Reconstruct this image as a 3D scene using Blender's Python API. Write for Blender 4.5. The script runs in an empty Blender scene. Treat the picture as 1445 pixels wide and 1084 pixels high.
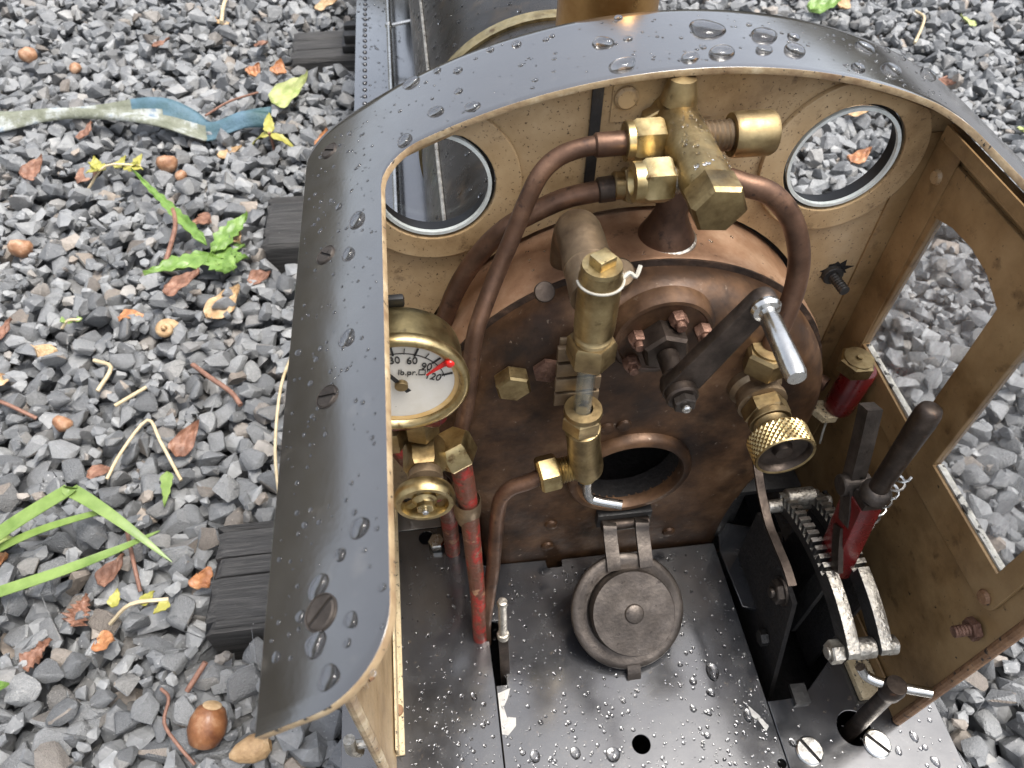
import bpy, bmesh, math, random
import numpy as np
from mathutils import Vector, Matrix
random.seed(7); RNG = np.random.default_rng(11)
SC = bpy.context.scene; COL = SC.collection
# one unit is about 7.5 cm of the miniature railway; x across the cab, y forward, z up, footplate at z = 0

# ---------------------------------------------------------------- camera, sky, sun, exposure
cd = bpy.data.cameras.new('camera'); cam = bpy.data.objects.new('camera', cd); COL.objects.link(cam)
RT = Vector((0.99207095, -0.12535862, 0.00896871)); DN = Vector((-0.08989188, -0.7576419, -0.64645046)); FW = Vector((0.08783321, 0.64051851, -0.76290324))
m = Matrix.Identity(4)
for i in range(3):
    m[i][0] = RT[i]; m[i][1] = -DN[i]; m[i][2] = -FW[i]
m[2][3] = 4.0
cam.matrix_world = m
cd.sensor_width = 36.0; cd.lens = 36.0 * 1050 / 1445; cd.clip_start = 0.05; cd.clip_end = 2000
cd.dof.use_dof = True; cd.dof.focus_distance = 3.3; cd.dof.aperture_fstop = 2.6
SC.camera = cam

SUN_EL, SUN_AZ = math.radians(70), math.radians(112)      # azimuth from +y towards +x
w = bpy.data.worlds.new('World'); SC.world = w; w.use_nodes = True
nt = w.node_tree; nt.nodes.clear()
out = nt.nodes.new('ShaderNodeOutputWorld'); bg = nt.nodes.new('ShaderNodeBackground'); sky = nt.nodes.new('ShaderNodeTexSky')
sky.sky_type = 'NISHITA'; sky.sun_disc = False; sky.sun_elevation = SUN_EL; sky.sun_rotation = SUN_AZ
sky.air_density = 1.0; sky.dust_density = 4.0; sky.ozone_density = 1.0
hs = nt.nodes.new('ShaderNodeHueSaturation'); hs.inputs['Saturation'].default_value = 0.42
nt.links.new(sky.outputs[0], hs.inputs['Color']); nt.links.new(hs.outputs[0], bg.inputs[0]); nt.links.new(bg.outputs[0], out.inputs[0])
bg.inputs[1].default_value = 0.15
sl = bpy.data.lights.new('sun', 'SUN'); sun = bpy.data.objects.new('sun', sl); COL.objects.link(sun)
sl.energy = 1.5; sl.angle = math.radians(24); sl.color = (1.0, 0.96, 0.9)
sd = Vector((math.sin(SUN_AZ) * math.cos(SUN_EL), math.cos(SUN_AZ) * math.cos(SUN_EL), math.sin(SUN_EL)))
sun.rotation_euler = sd.to_track_quat('Z', 'Y').to_euler()
SC.view_settings.view_transform = 'Standard'; SC.view_settings.look = 'None'; SC.view_settings.gamma = 1
SC.view_settings.exposure = 1.25
SC.render.engine = 'CYCLES'

# ---------------------------------------------------------------- materials
MATS = {}
def mat(name, cols, rough=(.35, .55), metal=0.0, scale=5, bump=0.0, bscale=40, spec=.5, coat=0, spots=None, spots2=None, rnd=0, stretch=None, sub=0, detail=8):
    mt = bpy.data.materials.new(name); mt.use_nodes = True; t = mt.node_tree; N = t.nodes; L = t.links
    b = N['Principled BSDF']
    tc = N.new('ShaderNodeTexCoord'); co = tc.outputs['Object']
    if stretch:
        mp = N.new('ShaderNodeMapping'); mp.inputs['Scale'].default_value = stretch; L.new(co, mp.inputs[0]); co = mp.outputs[0]
    nz = N.new('ShaderNodeTexNoise'); nz.inputs['Scale'].default_value = scale; nz.inputs['Detail'].default_value = detail; nz.inputs['Roughness'].default_value = .65
    L.new(co, nz.inputs['Vector'])
    src = nz.outputs['Fac']
    if rnd:
        gi = N.new('ShaderNodeNewGeometry'); oi = N.new('ShaderNodeObjectInfo')
        ad = N.new('ShaderNodeMath'); ad.operation = 'ADD'; fr = N.new('ShaderNodeMath'); fr.operation = 'FRACT'
        L.new(gi.outputs['Random Per Island'], ad.inputs[0]); L.new(oi.outputs['Random'], ad.inputs[1]); L.new(ad.outputs[0], fr.inputs[0])
        mm = N.new('ShaderNodeMath'); mm.operation = 'MULTIPLY_ADD'; mm.inputs[1].default_value = rnd; L.new(fr.outputs[0], mm.inputs[0])
        ms = N.new('ShaderNodeMath'); ms.operation = 'MULTIPLY_ADD'; ms.inputs[1].default_value = 1 - rnd * .5; ms.inputs[2].default_value = -rnd * .25; L.new(src, ms.inputs[0]); L.new(ms.outputs[0], mm.inputs[2])
        src = mm.outputs[0]
    rp = N.new('ShaderNodeValToRGB'); el = rp.color_ramp.elements
    while len(el) < len(cols): el.new(.5)
    for e, (p, c) in zip(el, cols): e.position = p; e.color = (*c, 1)
    L.new(src, rp.inputs[0]); colr = rp.outputs[0]
    rr = N.new('ShaderNodeMapRange'); rr.inputs['From Min'].default_value = .3; rr.inputs['From Max'].default_value = .7
    rr.inputs['To Min'].default_value = rough[0]; rr.inputs['To Max'].default_value = rough[1]
    n2 = N.new('ShaderNodeTexNoise'); n2.inputs['Scale'].default_value = scale * 2.3; n2.inputs['Detail'].default_value = 6; L.new(co, n2.inputs['Vector'])
    L.new(n2.outputs['Fac'], rr.inputs[0]); L.new(rr.outputs[0], b.inputs['Roughness'])
    for sp in (spots, spots2):
        if not sp: continue
        c, thr, sc_, soft = sp
        n3 = N.new('ShaderNodeTexNoise'); n3.inputs['Scale'].default_value = sc_; n3.inputs['Detail'].default_value = 5; n3.inputs['Roughness'].default_value = .6; L.new(tc.outputs['Object'], n3.inputs['Vector'])
        mr = N.new('ShaderNodeMapRange'); mr.inputs['From Min'].default_value = thr; mr.inputs['From Max'].default_value = thr + soft; L.new(n3.outputs['Fac'], mr.inputs[0])
        mx = N.new('ShaderNodeMix'); mx.data_type = 'RGBA'; L.new(mr.outputs[0], mx.inputs['Factor']); L.new(colr, mx.inputs['A']); mx.inputs['B'].default_value = (*c, 1); colr = mx.outputs['Result']
    L.new(colr, b.inputs['Base Color'])
    b.inputs['Metallic'].default_value = metal; b.inputs['Specular IOR Level'].default_value = spec
    b.inputs['Coat Weight'].default_value = coat; b.inputs['Coat Roughness'].default_value = .12
    if sub: b.inputs['Subsurface Weight'].default_value = sub; b.inputs['Subsurface Radius'].default_value = (.05, .05, .02)
    if bump:
        n4 = N.new('ShaderNodeTexNoise'); n4.inputs['Scale'].default_value = bscale; n4.inputs['Detail'].default_value = 6; L.new(co, n4.inputs['Vector'])
        bp = N.new('ShaderNodeBump'); bp.inputs['Strength'].default_value = bump; bp.inputs['Distance'].default_value = .02; L.new(n4.outputs['Fac'], bp.inputs['Height']); L.new(bp.outputs[0], b.inputs['Normal'])
    MATS[name] = mt; return mt
def G(v): return (v, v, v)
mat('black_paint', [(.3, (.020, .0175, .0155)), (.7, (.034, .031, .028))], (.12, .24), scale=4, bump=.03, bscale=60, spots=((.07, .062, .052), .62, 9, .2), coat=1.0, spec=1.0)
mat('floor_paint', [(.3, (.010, .011, .013)), (.7, (.030, .031, .034))], (.12, .3), scale=3.5, bump=.02, bscale=24, spots=((.3, .29, .27), .735, 14, .012), spots2=((.06, .05, .04), .62, 26, .08), coat=1.0, spec=.7)
mat('bare_metal', [(.3, (.30, .29, .27)), (.7, (.5, .49, .46))], (.5, .7), scale=20, bump=.3, spots=((.04, .04, .04), .6, 40, .04))
mat('dome_brass', [(.3, (.30, .15, .05)), (.7, (.55, .33, .13))], (.25, .4), 1.0, scale=3, bump=.1)
mat('wet_board', [(.3, (.02, .021, .023)), (.7, (.04, .041, .044))], (.1, .22), scale=3, coat=1.0, bump=.05, spec=1.0)
mat('cladding', [(.3, (.010, .009, .008)), (.7, (.022, .019, .016))], (.22, .36), scale=3, coat=0, spec=.25, spots=((.05, .035, .02), .56, 4, .2))
mat('black_iron', [(.3, (.008, .008, .008)), (.7, (.03, .028, .026))], (.4, .6), scale=9, bump=.2, bscale=50)
mat('cream', [(.28, (.17, .10, .045)), (.46, (.36, .245, .125)), (.6, (.44, .315, .175)), (.78, (.52, .40, .25))], (.3, .5), scale=2.6, bump=.06, bscale=30, spots=((.085, .045, .02), .61, 11, .16), spots2=((.10, .06, .03), .61, 80, .06))
CG = mat('cream_brown', [(.3, (.12, .066, .024)), (.5, (.24, .15, .066)), (.7, (.33, .22, .105))], (.3, .5), scale=2.6, bump=.06, bscale=30, spots=((.07, .038, .017), .6, 9, .16), spots2=((.03, .02, .012), .66, 40, .04))  # darker, browner mix of the cream, used on the right sheet
mat('cream_rough', [(.3, (.42, .32, .18)), (.7, (.62, .52, .34))], (.5, .7), scale=10, bump=.6, bscale=70, spots=((.03, .025, .02), .6, 50, .03))
mat('worn_edge', [(.3, (.16, .09, .045)), (.55, (.38, .28, .16)), (.75, (.62, .54, .38))], (.45, .6), scale=7, bump=0.15, bscale=60, spots=((.02, .018, .015), .62, 35, .03))
mat('rust_edge', [(.3, (.12, .055, .025)), (.7, (.30, .17, .085))], (.5, .7), scale=9, bump=.4, bscale=60, spots=((.03, .022, .018), .6, 30, .05))
mat('brass', [(.3, (.13, .088, .042)), (.48, (.29, .215, .105)), (.62, (.41, .32, .165)), (.78, (.56, .455, .26))], (.32, .55), 1.0, scale=7, bump=0.035, bscale=60, spots=((.11, .065, .03), .58, 10, .14), spots2=((.05, .035, .02), .68, 40, .05))
mat('brass_bright', [(.3, (.27, .195, .09)), (.5, (.46, .36, .18)), (.72, (.66, .54, .31))], (.26, .48), 1.0, scale=9, bump=0.03, bscale=60, spots=((.17, .10, .045), .60, 14, .12), spots2=((.07, .05, .03), .69, 45, .04))
mat('brass_dull', [(.25, (.16, .115, .065)), (.5, (.33, .245, .125)), (.75, (.5, .39, .2))], (.34, .55), 1.0, scale=8, bump=0.06, bscale=60, spots=((.06, .045, .03), .6, 12, .15))
mat('brass_patina', [(.25, (.11, .085, .04)), (.5, (.25, .20, .10)), (.75, (.42, .34, .17))], (.32, .5), 1.0, scale=6, bump=0.05, bscale=60, spots=((.10, .08, .05), .6, 14, .1))
mat('bronze', [(.3, (.12, .085, .055)), (.55, (.24, .175, .11)), (.75, (.36, .28, .18))], (.4, .6), .85, scale=7, bump=0.08, bscale=50, spots=((.42, .38, .3), .7, 18, .08))
mat('copper_pipe', [(.3, (.075, .043, .029)), (.55, (.15, .085, .055)), (.78, (.30, .175, .11))], (.38, .58), .75, scale=6, bump=0.05, bscale=60, spots=((.055, .035, .028), .6, 20, .12))
mat('backhead_copper', [(.32, (.016, .009, .005)), (.45, (.062, .031, .015)), (.56, (.14, .074, .036)), (.68, (.27, .165, .092)), (.82, (.42, .29, .19))], (.38, .62), .35, scale=1.9, bump=0.14, bscale=24, spots=((.016, .011, .009), .54, 3.2, .2), spots2=((.30, .23, .17), .64, 22, .1))
mat('shell_copper', [(.25, (.17, .085, .045)), (.5, (.36, .21, .125)), (.75, (.58, .41, .28))], (.3, .5), .5, scale=3.4, bump=0.1, bscale=26, spots=((.045, .028, .02), .63, 9, .12), spots2=((.03, .02, .015), .68, 40, .04))
mat('soot_and_shade', [(.3, (.004, .003, .003)), (.7, (.015, .012, .010))], (.7, .9), scale=12, bump=.4)  # soot in the firebox; also black for shade in slots, gap and brackets
mat('dark_steel', [(.25, (.025, .019, .015)), (.5, (.06, .046, .037)), (.75, (.13, .10, .08))], (.35, .55), .8, scale=8, bump=0.1, bscale=50, spots=((.15, .08, .05), .66, 14, .1))
mat('grey_iron', [(.25, (.036, .030, .026)), (.5, (.08, .067, .057)), (.75, (.16, .135, .115))], (.38, .6), .75, scale=7, bump=0.14, bscale=60, spots=((.035, .028, .024), .63, 20, .08), spots2=((.3, .27, .24), .72, 50, .03))
mat('bright_steel', [(.3, (.42, .41, .38)), (.7, (.7, .69, .66))], (.16, .32), 1.0, scale=9, bump=0.03, bscale=60, spots=((.2, .17, .14), .68, 25, .08))
mat('worn_steel', [(.3, (.22, .2, .17)), (.55, (.5, .47, .41)), (.75, (.74, .71, .64))], (.25, .5), .9, scale=16, bump=.35, bscale=60, spots=((.05, .04, .03), .62, 40, .05))
mat('rusty_bolt', [(.3, (.10, .05, .035)), (.7, (.26, .15, .105))], (.45, .65), .6, scale=18, bump=.4, bscale=50)
mat('red_paint', [(.3, (.06, .005, .005)), (.7, (.15, .008, .008))], (.2, .4), scale=8, bump=0.05, bscale=40, spots=((.07, .015, .012), .66, 14, .1), coat=.3)
mat('red_worn', [(.36, (.10, .045, .028)), (.50, (.14, .05, .032)), (.58, (.30, .022, .018)), (.66, (.17, .08, .05))], (.35, .6), .2, scale=9, bump=.35, bscale=50, spots=((.3, .17, .1), .62, 12, .04), spots2=((.55, .52, .46), .73, 12, .02))
mat('dial_white', [(.3, (.68, .64, .55)), (.7, (.78, .75, .68))], (.3, .4), scale=10, spots=((.2, .17, .12), .72, 60, .05))
mat('dial_stain', [(.3, (.55, .33, .10)), (.7, (.68, .5, .26))], (.4, .5), scale=10)
mat('print_black', [(.3, G(.012)), (.7, G(.02))], (.4, .5))
mat('red_mark', [(.3, (.55, .01, .01)), (.7, (.65, .02, .015))], (.3, .4))
mat('rubber', [(.3, G(.006)), (.7, G(.014))], (.4, .5))
mat('glass_edge', [(.3, (.5, .53, .5)), (.7, (.66, .7, .67))], (.2, .4), scale=20)
mat('chipped_edge', [(.3, (.22, .21, .18)), (.5, (.38, .37, .33)), (.72, (.55, .55, .52))], (.5, .7), scale=14, bump=.5, spots=((.02, .018, .015), .56, 22, .04))
mat('groove_dark', [(.3, (.012, .009, .007)), (.55, (.05, .03, .02)), (.75, (.16, .09, .055))], (.5, .7), .3, scale=10, bump=.4)
mat('string', [(.3, (.30, .28, .23)), (.7, (.46, .44, .38))], (.7, .9), scale=30)
mat('sleeper_wood', [(.3, (.016, .0155, .015)), (.52, (.042, .040, .038)), (.75, (.10, .095, .09))], (.5, .75), scale=5, bump=.9, bscale=14, stretch=(.35, 7, 7), spots=((.35, .34, .33), .72, 30, .03))
mat('earth', [(.3, (.018, .016, .014)), (.7, (.05, .046, .042))], (.8, .95), scale=6, bump=.5)
GRV = mat('gravel', [(.05, (.10, .104, .107)), (.36, (.145, .15, .154)), (.6, (.20, .205, .208)), (.84, (.275, .28, .28)), (.98, (.38, .375, .36))], (.42, .7), scale=7, bump=.9, bscale=15, rnd=.68, spots=((.45, .45, .445), .62, 30, .12), spots2=((.02, .021, .023), .68, 26, .06), spec=.45)
def tan_some(mt):       # a few stones are brown or buff
    N = mt.node_tree.nodes; L = mt.node_tree.links; b = N['Principled BSDF']; src = b.inputs['Base Color'].links[0].from_socket
    gi = N.new('ShaderNodeNewGeometry'); oi = N.new('ShaderNodeObjectInfo'); ad = N.new('ShaderNodeMath'); ad.operation = 'ADD'; L.new(gi.outputs['Random Per Island'], ad.inputs[0]); L.new(oi.outputs['Random'], ad.inputs[1])
    ml = N.new('ShaderNodeMath'); ml.operation = 'MULTIPLY'; ml.inputs[1].default_value = 7.31; L.new(ad.outputs[0], ml.inputs[0]); fr = N.new('ShaderNodeMath'); fr.operation = 'FRACT'; L.new(ml.outputs[0], fr.inputs[0])
    rp = N.new('ShaderNodeValToRGB'); e = rp.color_ramp.elements; e[0].position = .80; e[0].color = (1, 1, 1, 1); e[1].position = 1.0; e[1].color = (1.15, .95, .78, 1); L.new(fr.outputs[0], rp.inputs[0])
    k = e.new(.93); k.color = (1.05, 1, .94, 1)
    mx = N.new('ShaderNodeMix'); mx.data_type = 'RGBA'; mx.blend_type = 'MULTIPLY'; mx.inputs['Factor'].default_value = 1; L.new(src, mx.inputs['A']); L.new(rp.outputs[0], mx.inputs['B']); L.new(mx.outputs['Result'], b.inputs['Base Color'])
tan_some(GRV)
mat('far_gravel', [(.3, (.05, .052, .056)), (.6, (.13, .135, .14)), (.8, (.24, .245, .25))], (.6, .8), scale=5, bump=1.0, bscale=5)
mat('tree_mass', [(.3, (.030, .026, .016)), (.7, (.07, .065, .04))], (.7, .9), scale=.5)
mat('leaf_green', [(.3, (.075, .15, .02)), (.55, (.16, .27, .06)), (.75, (.30, .40, .14))], (.35, .5), scale=7, bump=.2, bscale=30, sub=.1)
mat('grass_green', [(.3, (.10, .17, .03)), (.7, (.22, .31, .085))], (.3, .45), scale=5, sub=.1)
mat('leaf_yellow', [(.3, (.25, .25, .04)), (.7, (.42, .38, .10))], (.4, .6), scale=9)
mat('leaf_pale', [(.3, (.26, .33, .09)), (.7, (.46, .47, .22))], (.4, .6), scale=8)
mat('leaf_brown', [(.3, (.11, .05, .03)), (.55, (.25, .125, .08)), (.75, (.42, .26, .18))], (.45, .65), scale=9, bump=.4)
mat('leaf_tan', [(.28, (.22, .12, .05)), (.5, (.44, .29, .15)), (.75, (.62, .48, .31))], (.5, .7), scale=8, bump=.4)
mat('leaf_orange', [(.28, (.20, .07, .03)), (.55, (.40, .18, .075)), (.75, (.58, .36, .2))], (.35, .55), scale=9, bump=.2)
mat('nut_shell', [(.3, (.12, .042, .018)), (.52, (.26, .11, .045)), (.72, (.46, .28, .16))], (.28, .45), scale=8, bump=.2, stretch=(1, 1, .25))
mat('nut_pale', [(.3, (.16, .07, .035)), (.5, (.33, .17, .09)), (.72, (.55, .38, .26))], (.4, .6), scale=9, bump=.4)
mat('straw', [(.3, (.42, .32, .18)), (.7, (.62, .53, .36))], (.5, .7), scale=9)
mat('twig', [(.3, (.13, .06, .04)), (.7, (.30, .16, .11))], (.5, .7), scale=12, bump=.4)
mat('cloth_pale', [(.3, (.11, .12, .075)), (.48, (.20, .21, .16)), (.56, (.38, .40, .38)), (.66, (.10, .17, .25))], (.6, .8), scale=2.4, bump=.6, bscale=40)
mat('cloth_blue', [(.35, (.03, .075, .075)), (.65, (.10, .18, .24))], (.5, .7), scale=2.0, bump=.5, bscale=40)

for k_, v_ in (('black_paint', 2.0), ('floor_paint', 1.75), ('wet_board', 2.2)): MATS[k_].node_tree.nodes['Principled BSDF'].inputs['Coat IOR'].default_value = v_   # film of rain water over gloss paint
def glassy(name, ior=1.45, tint=(1, 1, 1), haze=0.0, rough=0.02):
    mt = bpy.data.materials.new(name); mt.use_nodes = True; N = mt.node_tree.nodes; L = mt.node_tree.links; N.clear()
    o = N.new('ShaderNodeOutputMaterial'); tr = N.new('ShaderNodeBsdfTransparent'); tr.inputs[0].default_value = (*tint, 1)
    gl = N.new('ShaderNodeBsdfGlossy'); gl.inputs['Roughness'].default_value = rough
    lw = N.new('ShaderNodeLayerWeight'); lw.inputs[0].default_value = .5; pw = N.new('ShaderNodeMath'); pw.operation = 'POWER'; pw.inputs[1].default_value = 5; L.new(lw.outputs['Facing'], pw.inputs[0])
    f0 = ((ior - 1) / (ior + 1)) ** 2; fr = N.new('ShaderNodeMath'); fr.operation = 'MULTIPLY_ADD'; fr.inputs[1].default_value = 1 - f0; fr.inputs[2].default_value = f0; L.new(pw.outputs[0], fr.inputs[0]); mx = N.new('ShaderNodeMixShader')
    L.new(fr.outputs[0], mx.inputs[0]); L.new(tr.outputs[0], mx.inputs[1]); L.new(gl.outputs[0], mx.inputs[2]); last = mx.outputs[0]
    if haze:
        df = N.new('ShaderNodeBsdfDiffuse'); df.inputs[0].default_value = (.62, .62, .6, 1); m2 = N.new('ShaderNodeMixShader')
        tc = N.new('ShaderNodeTexCoord'); mp = N.new('ShaderNodeMapping'); mp.inputs['Scale'].default_value = (1, 14, 3); mp.inputs['Rotation'].default_value = (.5, 0, 0); nz = N.new('ShaderNodeTexNoise'); nz.inputs['Scale'].default_value = 2.2; nz.inputs['Detail'].default_value = 7
        rr = N.new('ShaderNodeMapRange'); rr.inputs['From Min'].default_value = .42; rr.inputs['From Max'].default_value = .75; rr.inputs['To Min'].default_value = haze * .35; rr.inputs['To Max'].default_value = haze * 1.8
        L.new(tc.outputs['Object'], mp.inputs[0]); L.new(mp.outputs[0], nz.inputs['Vector']); L.new(nz.outputs['Fac'], rr.inputs[0]); L.new(rr.outputs[0], m2.inputs[0])
        L.new(last, m2.inputs[1]); L.new(df.outputs[0], m2.inputs[2]); last = m2.outputs[0]
    L.new(last, o.inputs[0]); MATS[name] = mt
glassy('pane_glass', 1.4); glassy('scratched_glass', 1.4, haze=.18); glassy('tube_glass', 1.5, (.86, .88, .86), haze=.1)
wm = bpy.data.materials.new('water'); wm.use_nodes = True; wb = wm.node_tree.nodes['Principled BSDF']
wb.inputs['Base Color'].default_value = (1, 1, 1, 1); wb.inputs['Roughness'].default_value = .03; wb.inputs['IOR'].default_value = 1.33; wb.inputs['Transmission Weight'].default_value = 1; MATS['water'] = wm

# ---------------------------------------------------------------- geometry helpers: each returns (verts, faces)
def frame(axis, ref=None):
    w_ = Vector(axis).normalized(); r = Vector(ref) if ref else (Vector((0, 0, 1)) if abs(w_.z) < .9 else Vector((1, 0, 0)))
    u = (r - w_ * r.dot(w_)).normalized(); v = w_.cross(u); return u, v, w_
def lathe(prof, c, axis, n=28, rot=0.0, ref=None):
    """prof: (radius, distance along axis) pairs"""
    u, v, w_ = frame(axis, ref); c = Vector(c); V = []; F = []; rings = []
    for r, h in prof:
        if r < 1e-6: rings.append([len(V)]); V.append(c + w_ * h)
        else:
            rings.append(list(range(len(V), len(V) + n)))
            for i in range(n):
                a = rot + 2 * math.pi * i / n; V.append(c + w_ * h + (u * math.cos(a) + v * math.sin(a)) * r)
    for A, B in zip(rings, rings[1:]):
        for i in range(n):
            j = (i + 1) % n
            if len(A) == 1 and len(B) == 1: break
            if len(A) == 1: F.append((A[0], B[j], B[i]))
            elif len(B) == 1: F.append((A[i], A[j], B[0]))
            else: F.append((A[i], A[j], B[j], B[i]))
    return V, F
def hexnut(c, axis, r, h, rot=0.0, ref=None, bore=0.0):
    p = [(bore, 0), (r * .9, 0), (r, h * .12), (r, h * .88), (r * .88, h), (bore, h)]
    return lathe(p, c, axis, 6, rot, ref)
def cyl(c, axis, r, h, n=24, ch=.1):
    k = min(r, abs(h)) * ch * (1 if h > 0 else -1); kr = abs(k)
    return lathe([(0, 0), (r - kr, 0), (r, k), (r, h - k), (r - kr, h), (0, h)], c, axis, n)
def threads(c, axis, r, h, k=6, n=24):
    p = [(0, 0)]
    for i in range(k): p += [(r * .9, h * i / k), (r, h * (i + .5) / k)]
    p += [(r * .9, h), (0, h)]; return lathe(p, c, axis, n)
def smooth(P, k=6):
    P = [Vector(p) for p in P]; Q = [P[0] * 2 - P[1]] + P + [P[-1] * 2 - P[-2]]; R = []
    for i in range(1, len(Q) - 2):
        a, b, c, d = Q[i - 1:i + 3]
        for j in range(k):
            t = j / k; R.append(.5 * ((2 * b) + (c - a) * t + (2 * a - 5 * b + 4 * c - d) * t * t + (3 * b - a - 3 * c + d) * t ** 3))
    R.append(P[-1]); return R
def tube(P, r, n=14, k=6, flat=None, ref=None):
    """flat=(half width, half thickness) gives a rectangular bar"""
    P = smooth(P, k) if k > 1 else [Vector(p) for p in P]
    rs = [r] * len(P) if not isinstance(r, (list, tuple)) else [r[0] + (r[-1] - r[0]) * i / (len(P) - 1) for i in range(len(P))]
    V = []; F = []; t0 = (P[1] - P[0]).normalized(); u, v, _ = frame(t0, ref)
    for i, p in enumerate(P):
        t = (P[min(i + 1, len(P) - 1)] - P[max(i - 1, 0)]).normalized()
        u = (u - t * u.dot(t)).normalized(); v = t.cross(u)
        if flat:
            for sx, sy in ((1, 1), (-1, 1), (-1, -1), (1, -1)): V.append(p + u * flat[0] * sx + v * flat[1] * sy)
        else:
            for a in range(n): V.append(p + (u * math.cos(2 * math.pi * a / n) + v * math.sin(2 * math.pi * a / n)) * rs[i])
    n = 4 if flat else n
    for i in range(len(P) - 1):
        for a in range(n):
            b = (a + 1) % n; F.append((i * n + a, i * n + b, (i + 1) * n + b, (i + 1) * n + a))
    F.append(tuple(range(n - 1, -1, -1))); F.append(tuple(range((len(P) - 1) * n, len(P) * n))); return V, F
def box(lo, hi):
    x0, y0, z0 = lo; x1, y1, z1 = hi
    V = [Vector(p) for p in ((x0, y0, z0), (x1, y0, z0), (x1, y1, z0), (x0, y1, z0), (x0, y0, z1), (x1, y0, z1), (x1, y1, z1), (x0, y1, z1))]
    return V, [(0, 3, 2, 1), (4, 5, 6, 7), (0, 1, 5, 4), (1, 2, 6, 5), (2, 3, 7, 6), (3, 0, 4, 7)]
def join(*gs):
    V = []; F = []
    for v, f in gs:
        k = len(V); V += [Vector(p) for p in v]; F += [tuple(i + k for i in q) for q in f]
    return V, F
def xf(g, mtx): return [mtx @ Vector(p) for p in g[0]], g[1]
def mk(name, g, mt, parent=None, sm=35, loc=None, bevel=0, kind=None):
    me = bpy.data.meshes.new(name); me.from_pydata([tuple(p) for p in g[0]], [], g[1]); me.update()
    if bevel or True:
        bm = bmesh.new(); bm.from_mesh(me)
        if bevel: bmesh.ops.bevel(bm, geom=[e for e in bm.edges if len(e.link_faces) == 2 and e.calc_face_angle(0) > .6], offset=bevel, segments=2, affect='EDGES', profile=.6)
        bmesh.ops.recalc_face_normals(bm, faces=bm.faces); bm.to_mesh(me); bm.free()
    if sm: me.shade_smooth(); me.set_sharp_from_angle(angle=math.radians(sm))
    o = bpy.data.objects.new(name, me); COL.objects.link(o)
    me.materials.append(MATS[mt]); o.parent = parent
    if loc: o.location = loc
    if kind: o['kind'] = kind
    return o
def plate(name, outline, holes, org, ux, uy, thick, mt, parent=None, bevel=0.0, res=1, mats=None):
    """flat plate with holes: 2D outline in the (ux, uy) plane through org, centred on it"""
    cu = bpy.data.curves.new(name, 'CURVE'); cu.dimensions = '2D'; cu.fill_mode = 'BOTH'; cu.extrude = thick / 2 - bevel; cu.bevel_depth = bevel; cu.bevel_resolution = res; cu.offset = -bevel
    for lp in [outline] + list(holes):
        sp = cu.splines.new('POLY'); sp.points.add(len(lp) - 1); sp.use_cyclic_u = True
        for q, p in zip(sp.points, lp): q.co = (p[0], p[1], 0, 1)
    to = bpy.data.objects.new('t', cu); COL.objects.link(to)
    me = bpy.data.meshes.new_from_object(to.evaluated_get(bpy.context.evaluated_depsgraph_get()))
    bpy.data.objects.remove(to); bpy.data.curves.remove(cu)
    ux = Vector(ux); uy = Vector(uy); uz = ux.cross(uy); M4 = Matrix.Identity(4)
    for i in range(3): M4[i][0] = ux[i]; M4[i][1] = uy[i]; M4[i][2] = uz[i]; M4[i][3] = org[i]
    me.transform(M4); me.materials.clear(); me.materials.append(MATS[mt]); me.name = name
    me.shade_smooth(); me.set_sharp_from_angle(angle=math.radians(30))
    o = bpy.data.objects.new(name, me); COL.objects.link(o); o.parent = parent; return o
def circ(c, r, n=48, ry=None): return [(c[0] + r * math.cos(2 * math.pi * i / n), c[1] + (ry or r) * math.sin(2 * math.pi * i / n)) for i in range(n)]
def rrect(x0, y0, x1, y1, r, n=6):
    rs = r if isinstance(r, (list, tuple)) else [r] * 4; P = []
    for (cx_, cy_, a0), r_ in zip(((x1 - rs[0], y0 + rs[0], -90), (x1 - rs[1], y1 - rs[1], 0), (x0 + rs[2], y1 - rs[2], 90), (x0 + rs[3], y0 + rs[3], 180)), rs):
        for i in range(n + 1):
            a = math.radians(a0 + 90 * i / n); P.append((cx_ + r_ * math.cos(a), cy_ + r_ * math.sin(a)))
    return P
def copy(o, loc, parent=None, rot=None, scale=None, name=None):
    c = o.copy(); COL.objects.link(c); c.location = loc; c.parent = parent or o.parent
    if rot is not None: c.rotation_euler = rot
    if scale: c.scale = scale if isinstance(scale, (tuple, list)) else (scale,) * 3
    return c
def empty(name, label, cat, loc=(0, 0, 0)):
    o = bpy.data.objects.new(name, None); COL.objects.link(o); o.location = loc; o['label'] = label; o['category'] = cat; return o
def tag(o, label, cat, group=None):
    o['label'] = label; o['category'] = cat
    if group: o['group'] = group
    return o
CX = .86
def zroof(x): return 2.73 - (2.5 - math.sqrt(6.25 - (x - 1.0) ** 2))
def nroof(x): return Vector(((x - 1.0), 0, math.sqrt(6.25 - (x - 1.0) ** 2))).normalized()
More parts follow.
